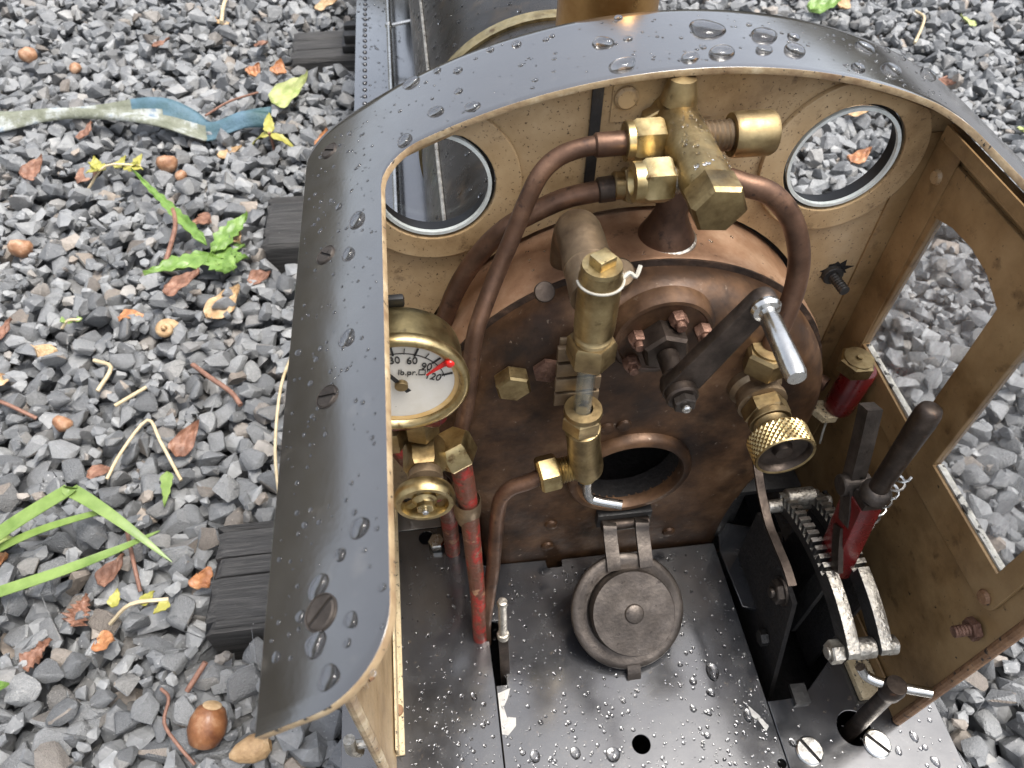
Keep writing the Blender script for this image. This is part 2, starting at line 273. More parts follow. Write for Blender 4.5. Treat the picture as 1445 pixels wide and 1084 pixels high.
# ---------------------------------------------------------------- ground, sleepers, rails, ballast
GZ = -1.33
g = mk('ground', ([Vector((x, y, -1.78)) for x, y in ((-400, -400), (400, -400), (400, 400), (-400, 400))], [(0, 1, 2, 3)]), 'far_gravel', sm=0)
g['kind'] = 'structure'; ground = g
SL = [(2.33, 3.22, -1.86, 'nearest black wooden sleeper, end sticking out beside the cab roof strip'),
      (6.63, 7.52, -1.84, 'middle black wooden sleeper, short end beside the dandelion and dry tan leaf'),
      (10.85, 11.75, -1.80, 'farthest dark wooden sleeper, its end beside the riveted running board')]
def sleeper(y0, y1, xl, label, sd):
    r = random.Random(sd); n = 9; V = []; F = []          # weathered boards: ridged top along the grain
    ys = sorted([y0, y1, y0 + .03, y1 - .03] + [y0 + (y1 - y0) * r.uniform(.06, .94) for _ in range(n - 3)])
    xs = [xl, xl + .06, xl + .5, 1.72 - xl - .06, 1.72 - xl]
    prof = []
    for i, y in enumerate(ys):
        z = -1.2 - (.05 if i in (0, n) else 0) - r.random() * .02
        prof.append((y, z))
        if 1 < i < n - 1 and r.random() < .6: dd = .012 + r.random() ** 2 * .05; prof.append((y + .006, z - dd)); prof.append((y + .014, z - r.random() * .02))
    prof = [(y0 - .005, -1.75)] + prof + [(y1 + .005, -1.75)]
    for k, x in enumerate(xs):
        for (y, z) in prof: V.append(Vector((x + (r.uniform(-.035, .035) if k in (0, 4) else 0), y, z + r.uniform(-.008, .008) - (.025 if k in (0, 4) and z > -1.7 else 0))))
    m_ = len(prof)
    for k in range(4):
        for i in range(m_ - 1): F.append((k * m_ + i, k * m_ + i + 1, (k + 1) * m_ + i + 1, (k + 1) * m_ + i))
    F.append(tuple(range(m_))); F.append(tuple(range(5 * m_ - 1, 4 * m_ - 1, -1)))
    o = mk('sleeper', (V, F), 'sleeper_wood', sm=25); tag(o, label, 'sleeper', 'wooden sleepers under the track'); return o
for i, s in enumerate(SL): sleeper(*s, 40 + i)
for x, lb in ((-.48, 'steel rail under the riveted left running board'), (2.2, 'steel rail under the right side of the cab')):
    P = [(-.16, 0), (.16, 0), (.16, .04), (.04, .07), (.035, .26), (.08, .29), (.08, .36), (-.08, .36), (-.08, .29), (-.035, .26), (-.04, .07), (-.16, .04)]
    V = [Vector((x + a, y, -1.2 + b)) for y in (-2.0, 22.0) for a, b in P]; n = len(P)
    F = [(i, (i + 1) % n, n + (i + 1) % n, n + i) for i in range(n)] + [tuple(range(n)), tuple(range(2 * n - 1, n - 1, -1))]
    ro = mk('rail', (V, F), 'dark_steel', sm=30); tag(ro, lb, 'rail', 'running rails')
rc = join(box((-1.06, 10.95, -1.2), (-.60, 11.62, -1.1)), box((-1.02, 11.02, -1.1), (-.66, 11.2, -.98)), box((-1.02, 11.26, -1.1), (-.66, 11.36, -.94)), box((-1.0, 11.42, -1.1), (-.66, 11.52, -.98)))
tag(mk('rail_chair', rc, 'black_iron', bevel=.015), 'black ribbed rail chair on the farthest sleeper end', 'rail chair')

def hull(seed, npt=15):
    r = np.random.default_rng(seed)
    p = r.normal(size=(npt, 3)); p /= np.linalg.norm(p, axis=1)[:, None]
    p = np.sign(p) * np.abs(p) ** .8; p *= r.uniform(.8, 1.06, (npt, 1)); p *= np.array([1, r.uniform(.62, .92), r.uniform(.45, .72)])
    bm = bmesh.new()
    for q in p: bm.verts.new(q)
    res = bmesh.ops.convex_hull(bm, input=bm.verts[:])
    for v in [v for v in bm.verts if not v.link_faces]: bm.verts.remove(v)
    bmesh.ops.recalc_face_normals(bm, faces=bm.faces); bm.verts.index_update()
    V = np.array([v.co[:] for v in bm.verts]); F = [tuple(v.index for v in f.verts) for f in bm.faces]; bm.free(); return V, F
HULLS = [hull(100 + i, 13 + i % 5) for i in range(22)]
def fine(V, F, seed):      # near stones: chipped edges and a little extra relief
    me = bpy.data.meshes.new('ballast_stone'); me.from_pydata([tuple(v) for v in V], [], F)
    bm = bmesh.new(); bm.from_mesh(me)
    bmesh.ops.bevel(bm, geom=bm.edges[:], offset=.07, segments=1, affect='EDGES', profile=.5)
    bmesh.ops.triangulate(bm, faces=bm.faces[:]); r = random.Random(seed)
    for v in bm.verts: v.co *= 1 + r.uniform(-.025, .025)
    bmesh.ops.recalc_face_normals(bm, faces=bm.faces); bm.to_mesh(me); bm.free()
    me.materials.append(MATS['gravel']); me.shade_smooth(); me.set_sharp_from_angle(angle=math.radians(24)); return me
FINE = [fine(V, F, i) for i, (V, F) in enumerate(HULLS)]
# settle stones one by one on a height field
X0, X1, Y0, Y1, RES = -9.5, 13.5, -1.2, 17.5, .045
nx, ny = int((X1 - X0) / RES), int((Y1 - Y0) / RES)
H = np.full((nx, ny), -1.78); BL = np.zeros((nx, ny), bool)
gx = X0 + (np.arange(nx) + .5) * RES; gy = Y0 + (np.arange(ny) + .5) * RES
for y0, y1, xl, _ in SL: BL[np.ix_((gx > xl - .06) & (gx < 1.78 - xl), (gy > y0 - .07) & (gy < y1 + .07))] = True
BL[np.ix_((gx > -.2) & (gx < 1.9), (gy > -.3) & (gy < 14))] = True
YY = gy[None, :]; XX = gx[:, None]
BL |= (XX < -4.2 - .42 * YY) | (XX > 4.6 + .62 * YY)
free = np.argwhere(~BL)
H[BL] = 5
stones = []; TARGET = -1.40
def drop(size, cand):
    best = None
    idx = free[RNG.integers(0, len(free), cand)]; hv = H[idx[:, 0], idx[:, 1]]; k = idx[np.argmin(hv)]
    r = max(1, int(size * .72 / RES)); i0, i1, j0, j1 = max(0, k[0] - r), min(nx, k[0] + r + 1), max(0, k[1] - r), min(ny, k[1] + r + 1)
    pat = H[i0:i1, j0:j1]; bl = BL[i0:i1, j0:j1]
    if bl[max(0, pat.shape[0] // 2 - 1):pat.shape[0] // 2 + 2, max(0, pat.shape[1] // 2 - 1):pat.shape[1] // 2 + 2].any(): return
    ok = pat[~bl]
    hid = int(RNG.integers(0, len(HULLS))); V = HULLS[hid][0]
    a, b, c = RNG.normal(0, .38), RNG.normal(0, .38), RNG.uniform(0, 6.283)
    Rm = np.array((Matrix.Rotation(c, 3, 'Z') @ Matrix.Rotation(b, 3, 'Y') @ Matrix.Rotation(a, 3, 'X')))
    W = V @ Rm.T * size; lo, hi = W[:, 2].min(), W[:, 2].max()
    base = float(np.mean(ok)) * .6 + float(np.max(ok)) * .4
    z = base - lo - size * .16
    if z + hi > GZ + .18: return
    stones.append((gx[k[0]] + RNG.uniform(-.02, .02), gy[k[1]] + RNG.uniform(-.02, .02), z, size, hid, a, b, c))
    ii = gx[i0:i1][:, None] - gx[k[0]]; jj = gy[j0:j1][None, :] - gy[k[1]]
    d2 = (ii * ii + jj * jj) / (size * .8) ** 2
    top = z + hi * np.sqrt(np.clip(1 - d2, 0, 1)) * .95
    msk = (d2 < .9) & ~bl; pat[msk] = np.maximum(pat[msk], top[msk])
for n_, cand, s0, s1 in ((7500, 5, .11, .165), (15500, 12, .085, .17), (6000, 30, .045, .08)):
    for _ in range(n_): drop(float(RNG.uniform(s0, s1)), cand)
stones = np.array(stones)
# the 300 stones that show largest become stones of their own
eye = np.array([0, 0, 4.0]); Pm = stones[:, :3] - eye
cz = Pm @ np.array(FW); px = 722.5 + 1050 * (Pm @ np.array(RT)) / cz; py = 542 + 1050 * (Pm @ np.array(DN)) / cz
vis = (px > 5) & (px < 1440) & (py > 5) & (py < 1080) & ((px < 375 + (1000 - py) * .06) | ((px > 1230) & (py > 880)) | ((px > 1270) & (py > 330))) & (stones[:, 2] + stones[:, 3] * .5 > GZ - .06)
sz = np.where(vis, stones[:, 3] / cz, 0); big = set(np.argsort(-sz)[:300].tolist())
for i in sorted(big):
    s = stones[i]; o = bpy.data.objects.new('ballast_stone', FINE[int(s[4])]); COL.objects.link(o); o.parent = ground
    o.location = s[:3]; o.scale = (s[3],) * 3; o.rotation_euler = (s[5], s[6], s[7])
VV = []; FF = []; nv = 0
for i, s in enumerate(stones):
    if i in big: continue
    V, F = HULLS[int(s[4])]
    Rm = np.array((Matrix.Rotation(s[7], 3, 'Z') @ Matrix.Rotation(s[6], 3, 'Y') @ Matrix.Rotation(s[5], 3, 'X')))
    VV.append(V @ Rm.T * s[3] + s[:3]); FF += [tuple(k + nv for k in f) for f in F]; nv += len(V)
me = bpy.data.meshes.new('ballast'); me.from_pydata(np.concatenate(VV).tolist(), [], FF); me.update(); me.materials.append(MATS['gravel'])
bo = bpy.data.objects.new('ballast', me); COL.objects.link(bo); bo['kind'] = 'stuff'; bo['label'] = 'angular grey crushed stone ballast around the track'; bo['category'] = 'gravel'
print('stones', len(stones))
def gh(x, y):
    i = int((x - X0) / RES); j = int((y - Y0) / RES); p = H[max(0, i - 1):i + 2, max(0, j - 1):j + 2]; p = p[p < 4]
    return float(p.mean()) if len(p) else GZ

# belt of trees round the place, mirrored in the wet paint and the boiler
rr_ = random.Random(3); V = []; F = []; n = 160
for i in range(n):
    a = 2 * math.pi * i / n; R0 = 70 + 5 * math.sin(3 * a) + rr_.uniform(-1.5, 1.5); hh = 18 + 3 * math.sin(5 * a + 1) + 2 * math.sin(13 * a) + rr_.uniform(-2, 2)
    for (dr, fz) in ((0, 0), (-3, .25), (-2.2, .55), (-.5, .85), (2.5, 1.0), (6, .8), (8, 0)):
        V.append(Vector(((R0 + dr + rr_.uniform(-.8, .8)) * math.cos(a), (R0 + dr) * math.sin(a), -1.78 + hh * fz + rr_.uniform(-.5, .5) * (fz > 0))))
for i in range(n):
    j = (i + 1) % n
    for k in range(6): F.append((i * 7 + k, j * 7 + k, j * 7 + k + 1, i * 7 + k + 1))
tb = mk('tree_belt', (V, F), 'tree_mass', sm=0); tb['kind'] = 'stuff'; tb['label'] = 'dark belt of trees around the railway'; tb['category'] = 'trees'

# ---------------------------------------------------------------- locomotive: large structure
LO = empty('steam_locomotive', 'black miniature steam locomotive with cream cab interior, copper boiler and brass fittings', 'locomotive', (0, 0, 0))
# --- roof: thin curved sheet with a large opening to the rear
XL, XI, YR, YI, YF = -.49, -.165, .53, 2.43, 2.90
XRr, XRi = 2.41, 2.085
def half_fill(xs, lo, hi, rows):
    cols = []
    for x in xs:
        a, b = lo(x), hi(x); cols.append([(x, a + (b - a) * k / (rows - 1)) for k in range(rows)])
    return cols
rf, rb, ri = .13, .19, .15
def y_front(x):
    d = min(x - XL, XRr - x); return YF if d >= rf else YF - rf + math.sqrt(max(0, rf * rf - (rf - d) ** 2))
def y_rear(x):
    d = min(abs(XI - x), abs(x - XRi)); return YR if d >= rb else YR + rb - math.sqrt(max(0, rb * rb - (rb - d) ** 2))
def y_in(x):
    d = min(x - XI, XRi - x); return YI if d >= ri else YI - ri + math.sqrt(max(0, ri * ri - (ri - d) ** 2))
def cosp(a, b, n): return [a + (b - a) * (1 - math.cos(math.pi * i / n)) / 2 for i in range(n + 1)]
YM = YI - ri
blocks = [half_fill(cosp(XL, XI, 22), y_rear, lambda x: YM, 40), half_fill(cosp(XL, XI, 22), lambda x: YM, y_front, 16),
          half_fill(cosp(XI, XI + ri, 8)[:-1] + [XI + ri + (XRi - XI - 2 * ri) * i / 60 for i in range(61)] + cosp(XRi - ri, XRi, 8)[1:], y_in, y_front, 16),
          half_fill(cosp(XRi, XRr, 22), lambda x: YM, y_front, 16), half_fill(cosp(XRi, XRr, 22), y_rear, lambda x: YM, 40)]
bm = bmesh.new()
for B in blocks:
    gv = [[bm.verts.new((x, y, zroof(x))) for x, y in c] for c in B]
    for a, b in zip(gv, gv[1:]):
        for k in range(len(a) - 1):
            try: bm.faces.new((a[k], b[k], b[k + 1], a[k + 1]))
            except ValueError: pass
bmesh.ops.remove_doubles(bm, verts=bm.verts[:], dist=1e-4); bmesh.ops.dissolve_degenerate(bm, edges=bm.edges[:], dist=1e-5)
bmesh.ops.recalc_face_normals(bm, faces=bm.faces[:])
me = bpy.data.meshes.new('cab_roof'); bm.to_mesh(me); bm.free()
if me.polygons[len(me.polygons) // 2].normal.z < 0: me.flip_normals()
me.shade_smooth(); me.set_sharp_from_angle(angle=math.radians(40))
for k in ('black_paint', 'cream', 'worn_edge'): me.materials.append(MATS[k])
roof = bpy.data.objects.new('cab_roof', me); COL.objects.link(roof); roof.parent = LO
md = roof.modifiers.new('thickness', 'SOLIDIFY'); md.thickness = .026; md.offset = -1; md.material_offset = 1; md.material_offset_rim = 2
bv = roof.modifiers.new('edge', 'BEVEL'); bv.width = .005; bv.segments = 2; bv.limit_method = 'ANGLE'; bv.angle_limit = 1.0
def slot_screw(name, r, h, mt, parent, c, axis, ang, dome=.4):
    """round head with a real slot: two half discs and a sunken floor"""
    gs = []; s = r * .13; n = 14
    for sg in (1, -1):
        P = [(s * sg, -math.sqrt(r * r - s * s)), (s * sg, math.sqrt(r * r - s * s))]
        a0 = math.atan2(P[1][1], P[1][0]); a1 = math.atan2(P[0][1], P[0][0])
        if sg > 0: arc = [(r * math.cos(a0 + (a1 - a0) * i / n), r * math.sin(a0 + (a1 - a0) * i / n)) for i in range(n + 1)]
        else:
            a1 += 2 * math.pi; arc = [(r * math.cos(a0 + (a1 - a0) * i / n), r * math.sin(a0 + (a1 - a0) * i / n)) for i in range(n + 1)]
        V = [Vector((x, y, 0)) for x, y in arc] + [Vector((x, y, h * (.55))) for x, y in arc] + [Vector((x * .88 + s * sg * .12, y * .88, h)) for x, y in arc]; k = n + 1
        F = [(i, (i + 1) % k, k + (i + 1) % k, k + i) for i in range(k)] + [(k + i, k + (i + 1) % k, 2 * k + (i + 1) % k, 2 * k + i) for i in range(k)] + [tuple(range(2 * k, 3 * k))]
        gs.append((V, F))
    u, v, w_ = frame(axis); M4 = Matrix.Identity(4)
    for i in range(3): M4[i][0] = u[i]; M4[i][1] = v[i]; M4[i][2] = w_[i]
    M4 = Matrix.Translation(c) @ M4 @ Matrix.Rotation(ang, 4, 'Z')
    mk('slot', xf(lathe([(0, h * .2), (r * .96, h * .2), (r * .96, 0)], (0, 0, 0), (0, 0, 1), 28), M4), 'soot_and_shade', parent)  # slot floor coloured black for the shade inside the slot
    return mk(name, xf(join(*gs), M4), mt, parent, sm=30)
for (x, y, a) in ((-.334, .755, 2.2), (-.342, 1.409, 1.25), (-.372, 2.066, .75), (-.382, 2.724, .8)):
    nn = nroof(x); slot_screw('screw', .042 if y < 1 else .036, .007, 'grey_iron', roof, Vector((x, y, zroof(x))) - nn * .001, nn, a)
    mk('screw_rim', lathe([(.047 if y < 1 else .040, -.001), (.046 if y < 1 else .039, .005), (.043 if y < 1 else .037, .004), (.043 if y < 1 else .037, -.001)], Vector((x, y, zroof(x))), nn, 28), 'grey_iron', roof)
# --- front plate with two round windows
PY = 2.52; BZ0 = 1.09
top = [(x, zroof(x) - .05) for x in [-.42 + 2.55 * i / 40 for i in range(41)]]
key = []
for i in range(0, 41): a = math.radians(-8 + 196 * i / 40); key.append((CX + 1.01 * math.cos(a), 1.09 + 1.01 * math.sin(a)))
fp_out = [(2.13, 0.0)] + top[::-1] + [(-.42, 0.0), (.06, 0.0), (.06, .45), (-.1, .8)] + key[::-1] + [(1.82, .8), (1.66, .45), (1.66, 0.0)]
WL, WR, WZ, WRAD = (CX - .842), (CX + .842), 2.275, .252
def wclip(P, d=.06): return [(x, min(z, zroof(x) - d)) for x, z in P]
def gclip(g_, d=.055): return [Vector((p.x, p.y, min(p.z, zroof(p.x) - d))) for p in g_[0]], g_[1]
front = plate('front_plate', fp_out, [wclip(circ((WL, WZ), WRAD)), wclip(circ((WR, WZ), WRAD))], (0, PY, 0), (1, 0, 0), (0, 0, 1), .03, 'cream', LO)
for wx in (WL, WR):
    ring = [(wx + .35 * math.cos(a), min(WZ + .35 * math.sin(a), zroof(wx + .35 * math.cos(a)) - .045)) for a in [2 * math.pi * i / 64 for i in range(64)]]
    wr = plate('window_ring', ring, [wclip(circ((wx, WZ), WRAD - .004), .07)], (0, PY - .028, 0), (1, 0, 0), (0, 0, 1), .026, 'cream', front, bevel=.004)
    mk('seal', gclip(lathe([(WRAD - .006, -.012), (WRAD - .006, .05), (WRAD - .022, .05), (WRAD - .022, -.012), (WRAD - .006, -.012)], (wx, PY - .0, WZ), (0, 1, 0), 56)), 'rubber', front, sm=60)
    mk('glass_rim', gclip(lathe([(WRAD - .02, -.036), (WRAD - .02, -.018), (WRAD - .034, -.018), (WRAD - .034, -.036), (WRAD - .02, -.036)], (wx, PY, WZ), (0, 1, 0), 56)), 'glass_edge', front, sm=60)
    mk('window_pane', gclip(lathe([(0, .028), (WRAD - .02, .028), (WRAD - .02, .036), (0, .036)], (wx, PY, WZ), (0, 1, 0), 48)), 'pane_glass', front, sm=60)
mk('black_strip', box((.622, PY - .03, 2.22), (.665, PY - .017, 2.66)), 'black_iron', front, bevel=.004)
mk('gap_shade_ring', lathe([(.93, 2.55), (1.12, 2.55), (1.12, 2.56), (.93, 2.56)], (CX, 0, BZ0), (0, 1, 0), 72), 'soot_and_shade', front)  # black ring added behind the plate to keep the gap dark
mk('bolt_head', cyl((.751, PY - .015, 2.60), (0, -1, 0), .045, .03, 18, .35), 'cream', front)
mk('bracket', join(box((.70, PY - .022, 2.50), (1.10, PY - .016, 2.68))), 'cream', front, sm=0)
jag = [(1.885 + .02 + (.085 if i % 2 else .05) * random.uniform(.7, 1.2) * math.cos(2 * math.pi * i / 18), 1.645 + (.075 if i % 2 else .045) * random.uniform(.7, 1.2) * math.sin(2 * math.pi * i / 18)) for i in range(18)]
plate('paint_burn', jag, [], (0, PY - .0165, 0), (1, 0, 0), (0, 0, 1), .002, 'soot_and_shade', front)
st = mk('bolt_stub', join(cyl((1.885, PY - .015, 1.63), (0, -1, 0), .05, .03, 16), threads((1.885, PY - .04, 1.63), (.1, -1, 0), .026, .11, 7, 14)), 'black_iron', front)
# --- side sheets with two windows and an inner frame plate
def side(xw, name, s):
    CR = 'cream_brown' if s > 0 else 'cream'
    # 2D coordinates (y, z)
    ol = [(.885, 0), (2.5, 0), (2.5, zroof(xw) - .055), (.885, zroof(xw) - .055)]
    w1 = [(1.79, 1.27), (2.335, 1.285), (2.29, 2.10), (2.10, 2.13), (1.92, 2.12), (1.79, 2.06)]; w1 = [(1.785, 1.265), (2.335, 1.285), (2.30, 2.09), (2.2, 2.12), (2.05, 2.13), (1.92, 2.11), (1.79, 2.05)]
    w2 = [(1.075, 1.275), (1.603, 1.275), (1.603, 2.06), (1.50, 2.11), (1.35, 2.13), (1.2, 2.11), (1.075, 2.03)]
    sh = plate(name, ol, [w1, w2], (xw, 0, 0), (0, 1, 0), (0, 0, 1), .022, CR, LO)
    xi = xw - s * .022
    def infl(w, d):
        c = Vector((sum(p[0] for p in w) / len(w), sum(p[1] for p in w) / len(w))); return [(p[0] + (d if p[0] > c.x else -d), p[1] + (d if p[1] > c.y else -d)) for p in w]
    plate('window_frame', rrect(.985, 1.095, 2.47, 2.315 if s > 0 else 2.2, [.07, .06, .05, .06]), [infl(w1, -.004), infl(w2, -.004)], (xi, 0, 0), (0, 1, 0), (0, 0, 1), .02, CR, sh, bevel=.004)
    for w in (w1, w2):
        plate('window_pane', infl(w, -.001), [], (xw, 0, 0), (0, 1, 0), (0, 0, 1), .006, 'scratched_glass', sh)
        y0, y1 = min(p[0] for p in w), max(p[0] for p in w)
        mk('glass_edge_strip', box((xw - .016, y0 + .01, 1.272), (xw + .012, y1 - .01, 1.29)), 'chipped_edge', sh, sm=0)
    mk('edge_beading', tube([(xw, .885, .01), (xw, .88, 1.2), (xw, .885, zroof(xw) - .04)], .024, 10, 3), 'rust_edge' if s > 0 else 'worn_edge', sh)
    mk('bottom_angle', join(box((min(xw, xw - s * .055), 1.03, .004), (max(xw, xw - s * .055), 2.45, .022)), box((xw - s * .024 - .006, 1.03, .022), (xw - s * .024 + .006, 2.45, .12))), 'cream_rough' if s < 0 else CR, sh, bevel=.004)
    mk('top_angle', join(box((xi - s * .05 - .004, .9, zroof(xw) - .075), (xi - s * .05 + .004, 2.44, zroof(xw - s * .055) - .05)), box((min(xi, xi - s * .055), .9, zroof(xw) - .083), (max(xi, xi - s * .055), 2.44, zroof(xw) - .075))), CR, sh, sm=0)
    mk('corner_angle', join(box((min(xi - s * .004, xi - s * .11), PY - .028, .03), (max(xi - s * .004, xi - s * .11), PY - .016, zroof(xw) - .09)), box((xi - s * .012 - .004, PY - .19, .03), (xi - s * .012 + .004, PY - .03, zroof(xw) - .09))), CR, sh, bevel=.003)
    for (y, z) in ((2.40, 2.22), (1.735, 1.15), (1.04, 1.15)):
        mk('frame_bolt', lathe([(.03, 0), (.034, .006), (.026, .02), (0, .024)], (xi - s * .01, y, z), (-s, 0, 0), 14), 'rust_edge' if y < 1.2 else 'cream', sh)
    if s > 0: mk('stud', join(threads((xi, .975, .985), (-s, 0, -.1), .026, .10, 7, 12), hexnut((xi, .975, .985), (-s, 0, -.1), .05, .035)), 'rusty_bolt', sh)
    return sh
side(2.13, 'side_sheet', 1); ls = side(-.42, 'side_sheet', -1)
slot_screw('screw', .03, .012, 'rust_edge', ls, Vector((-.395, 1.242, .0225)), Vector((0, 0, 1)), .1)
# clip and stub on the outside of the left sheet
mk('lamp_clip', join(tube([(-.43, 1.02, .33), (-.52, 1.02, .33), (-.56, 1.02, .33)], .022, 10, 3), tube([(-.575, 1.02, .42), (-.575, 1.0, .34), (-.56, 1.02, .22)], .028, 10, 4), hexnut((-.43, 1.02, .33), (-1, 0, 0), .045, .05)), 'worn_steel', ls)
# --- footplate: three floor plates
Y_REAR, Y_END = .36, 12.5
fl = plate('floor_plate', [(-.68, Y_REAR), (.113, Y_REAR), (.113, 1.32), (.108, 1.55), (.06, 1.56), (.06, 2.2), (-.1, 2.28), (-.68, 2.28)], [circ((-.2, 2.22), .045, 16)], (0, 0, -.012), (1, 0, 0), (0, 1, 0), .024, 'floor_paint', LO, bevel=.003)
fc = plate('floor_plate', [(.118, Y_REAR), (1.503, Y_REAR), (1.503, 1.06), (1.503, 1.98), (.58, 1.985), (.575, 1.94), (.49, 1.94), (.485, 1.99), (.118, 2.0), (.118, 1.66), (.175, 1.66), (.175, 1.31), (.118, 1.31)], [circ((.807, .939), .045, 24), circ((1.536 - .06, .767), .022, 16)], (0, 0, -.012), (1, 0, 0), (0, 1, 0), .024, 'floor_paint', LO, bevel=.003)
fr = plate('floor_plate', [(1.508, Y_REAR), (2.37, Y_REAR), (2.37, 2.28), (1.93, 2.28), (1.93, 1.24), (1.70, 1.06), (1.508, 1.06)], [circ((1.90, .88), .085, 28)], (0, 0, -.012), (1, 0, 0), (0, 1, 0), .024, 'floor_paint', LO, bevel=.003)
plate('hatch_plate', [(1.53, 1.56), (1.60, 1.53), (1.86, 1.80), (1.92, 1.98), (1.55, 2.1), (1.51, 1.9)], [], (0, 0, .03), (1, 0, 0), (0, 1, 0), .02, 'floor_paint', LO, bevel=.003)
for (x, y, a) in ((1.632, .804, .5), (1.981, .794, .7)): slot_screw('screw', .068, .014, 'bright_steel', fr, Vector((x, y, .0005)), Vector((0, 0, 1)), a)
plate('bare_patch', [(.122, 1.27), (.19, 1.29), (.17, 1.24), (.145, 1.2), (.155, 1.15), (.20, 1.14), (.195, 1.10), (.15, 1.06), (.122, 1.07)], [], (0, 0, .0008), (1, 0, 0), (0, 1, 0), .0012, 'bare_metal', fc)
plate('bare_patch', [(1.40, 1.05), (1.44, 1.0), (1.47, .94), (1.45, .92), (1.43, .97), (1.40, 1.0)], [], (0, 0, .0008), (1, 0, 0), (0, 1, 0), .0012, 'bare_metal', fc)
mk('running_board', box((-.68, 2.285, -.024), (.40, Y_END, 0)), 'wet_board', LO, bevel=.004)
mk('running_board', box((1.32, 2.285, -.024), (2.37, Y_END, 0)), 'wet_board', LO, bevel=.004)
for x in (-.672, 2.35): mk('valance', box((x, Y_REAR + .01, -.24), (x + .012, Y_END, -.025)), 'black_iron', LO, sm=0)
rv = mk('rivet', lathe([(.026, 0), (.024, .01), (.014, .017), (0, .02)], (0, 0, 0), (0, 0, 1), 10), 'floor_paint', LO, loc=(-.575, 6.6, 0))
for i in range(1, 42): copy(rv, (-.575, 6.6 + i * .14, 0))
mk('frame_well', join(box((-.40, .5, -.85), (-.34, 12, -.03)), box((2.05, .5, -.85), (2.11, 12, -.03)), box((-.34, .5, -.62), (2.05, 6, -.58)), box((-.34, .45, -.85), (2.05, .5, -.03))), 'soot_and_shade', LO, sm=0)  # side frames, plus a dark sheet added so the floor openings stay black
# --- boiler shell, backhead, firehole
BZ = 1.09
mk('boiler_shell', lathe([(.93, 2.24), (.955, 2.2), (.98, 2.2), (.985, 2.215), (.985, 2.56), (.9, 2.56)], (CX, 0, BZ), (0, 1, 0), 96), 'shell_copper', LO)
half = [(CX + .955 * math.cos(math.radians(a)), BZ + .955 * math.sin(math.radians(a))) for a in range(90, -8, -4)] + [(1.775, .85), (1.70, .68), (1.635, .50), (1.60, .25), (1.59, 0), (1.585, -.3)]
mk('flange_groove', lathe([(.956, 2.185), (.98, 2.19), (.98, 2.198), (.956, 2.198)], (CX, 0, BZ), (0, 1, 0), 90), 'groove_dark', LO)  # dark ring set in the groove between shell and flange
outl = [Vector((x, 0, z)) for x, z in half]; outl = smooth(outl, 3); outl = [(p.x, p.z) for p in outl]
full = outl + [(2 * CX - x, z) for x, z in reversed(outl[1:])]
def inset(P, d):
    R = []; n = len(P)
    for i in range(n):
        a = Vector(P[i - 1]); b = Vector(P[(i + 1) % n]); t = (b - a).normalized(); nn = Vector((t.y, -t.x)); R.append((P[i][0] + nn.x * d, P[i][1] + nn.y * d))
    return R
RS = .15; rings = []
for k in range(9):
    th = math.pi / 2 * k / 8; rings.append((inset(full, RS * (1 - math.cos(th))), 2.0 + RS * (1 - math.sin(th))))
rings.insert(0, (full, 2.5))
V = []; F = []; n = len(full)
for P, y in rings: V += [Vector((x, y, z)) for x, z in P]
for k in range(len(rings) - 1):
    for i in range(n):
        j = (i + 1) % n
        if abs(full[i][1] + .3) < 1e-3 and abs(full[j][1] + .3) < 1e-3: continue
        F.append((k * n + i, k * n + j, (k + 1) * n + j, (k + 1) * n + i))
back = mk('backhead', (V, F), 'backhead_copper', LO, sm=50)
FH = (.872, .855)
plate('backhead_face', rings[-1][0], [circ(FH, .262, 48)], (0, 2.006, 0), (1, 0, 0), (0, 0, 1), .012, 'backhead_copper', back)
mk('firehole_ring', lathe([(.262, .02), (.262, -.035), (.272, -.05), (.30, -.05), (.315, -.035), (.32, .0)], (FH[0], 2.0, FH[1]), (0, 1, 0), 56), 'backhead_copper', back, sm=50)
mk('firebox', lathe([(.262, .01), (.262, .12), (.42, .14), (.42, .5), (0, .5)], (FH[0], 2.0, FH[1]), (0, 1, 0), 40), 'soot_and_shade', back)
# stays: small domed rivet ends
for (x, z) in ((.50, .40), (.49, .16), (1.2, .17), (.72, 1.24), (.80, 1.25)):
    mk('stay_end', lathe([(.038, 0), (.034, .014), (.018, .02), (0, .021)], (x, 2.0, z), (0, -1, 0), 14), 'backhead_copper', back)
# --- boiler barrel ahead of the cab
bar = mk('boiler_barrel', lathe([(.5, 2.57), (.885, 2.57), (.885, 11.6), (.98, 11.62), (.98, 14.2), (0, 14.2)], (CX, 0, BZ), (0, 1, 0), 96), 'cladding', LO)
for y in (4.55, 8.4): mk('boiler_band', lathe([(.886, y), (.905, y), (.905, y + .11), (.886, y + .11)], (CX, 0, BZ), (0, 1, 0), 96), 'brass_bright', bar)
mk('cladding_seam', tube([(.07, 2.6, 1.505), (.07, 11.5, 1.505)], .012, 8, 1), 'worn_steel', bar)
mk('steam_dome', lathe([(.33, -.12), (.31, .06), (.27, .2), (.245, .34), (.235, .8), (.22, .98), (.16, 1.1), (0, 1.14)], (.93, 3.6, 1.93), (0, 0, 1), 56), 'dome_brass', bar)
mk('handrail', join(tube([(-.27, 2.58, .30), (-.27, 12, .30)], .03, 12, 1), *[tube([(-.27, y, .30), (-.02, y, .34)], .02, 10, 1) for y in (4.4, 8.38, 11.0)], *[lathe([(0, -.045), (.035, -.03), (.045, 0), (.035, .03), (0, .045)], (-.27, y, .30), (0, 1, 0), 12) for y in (4.4, 8.38, 11.0)]), 'bright_steel', LO)
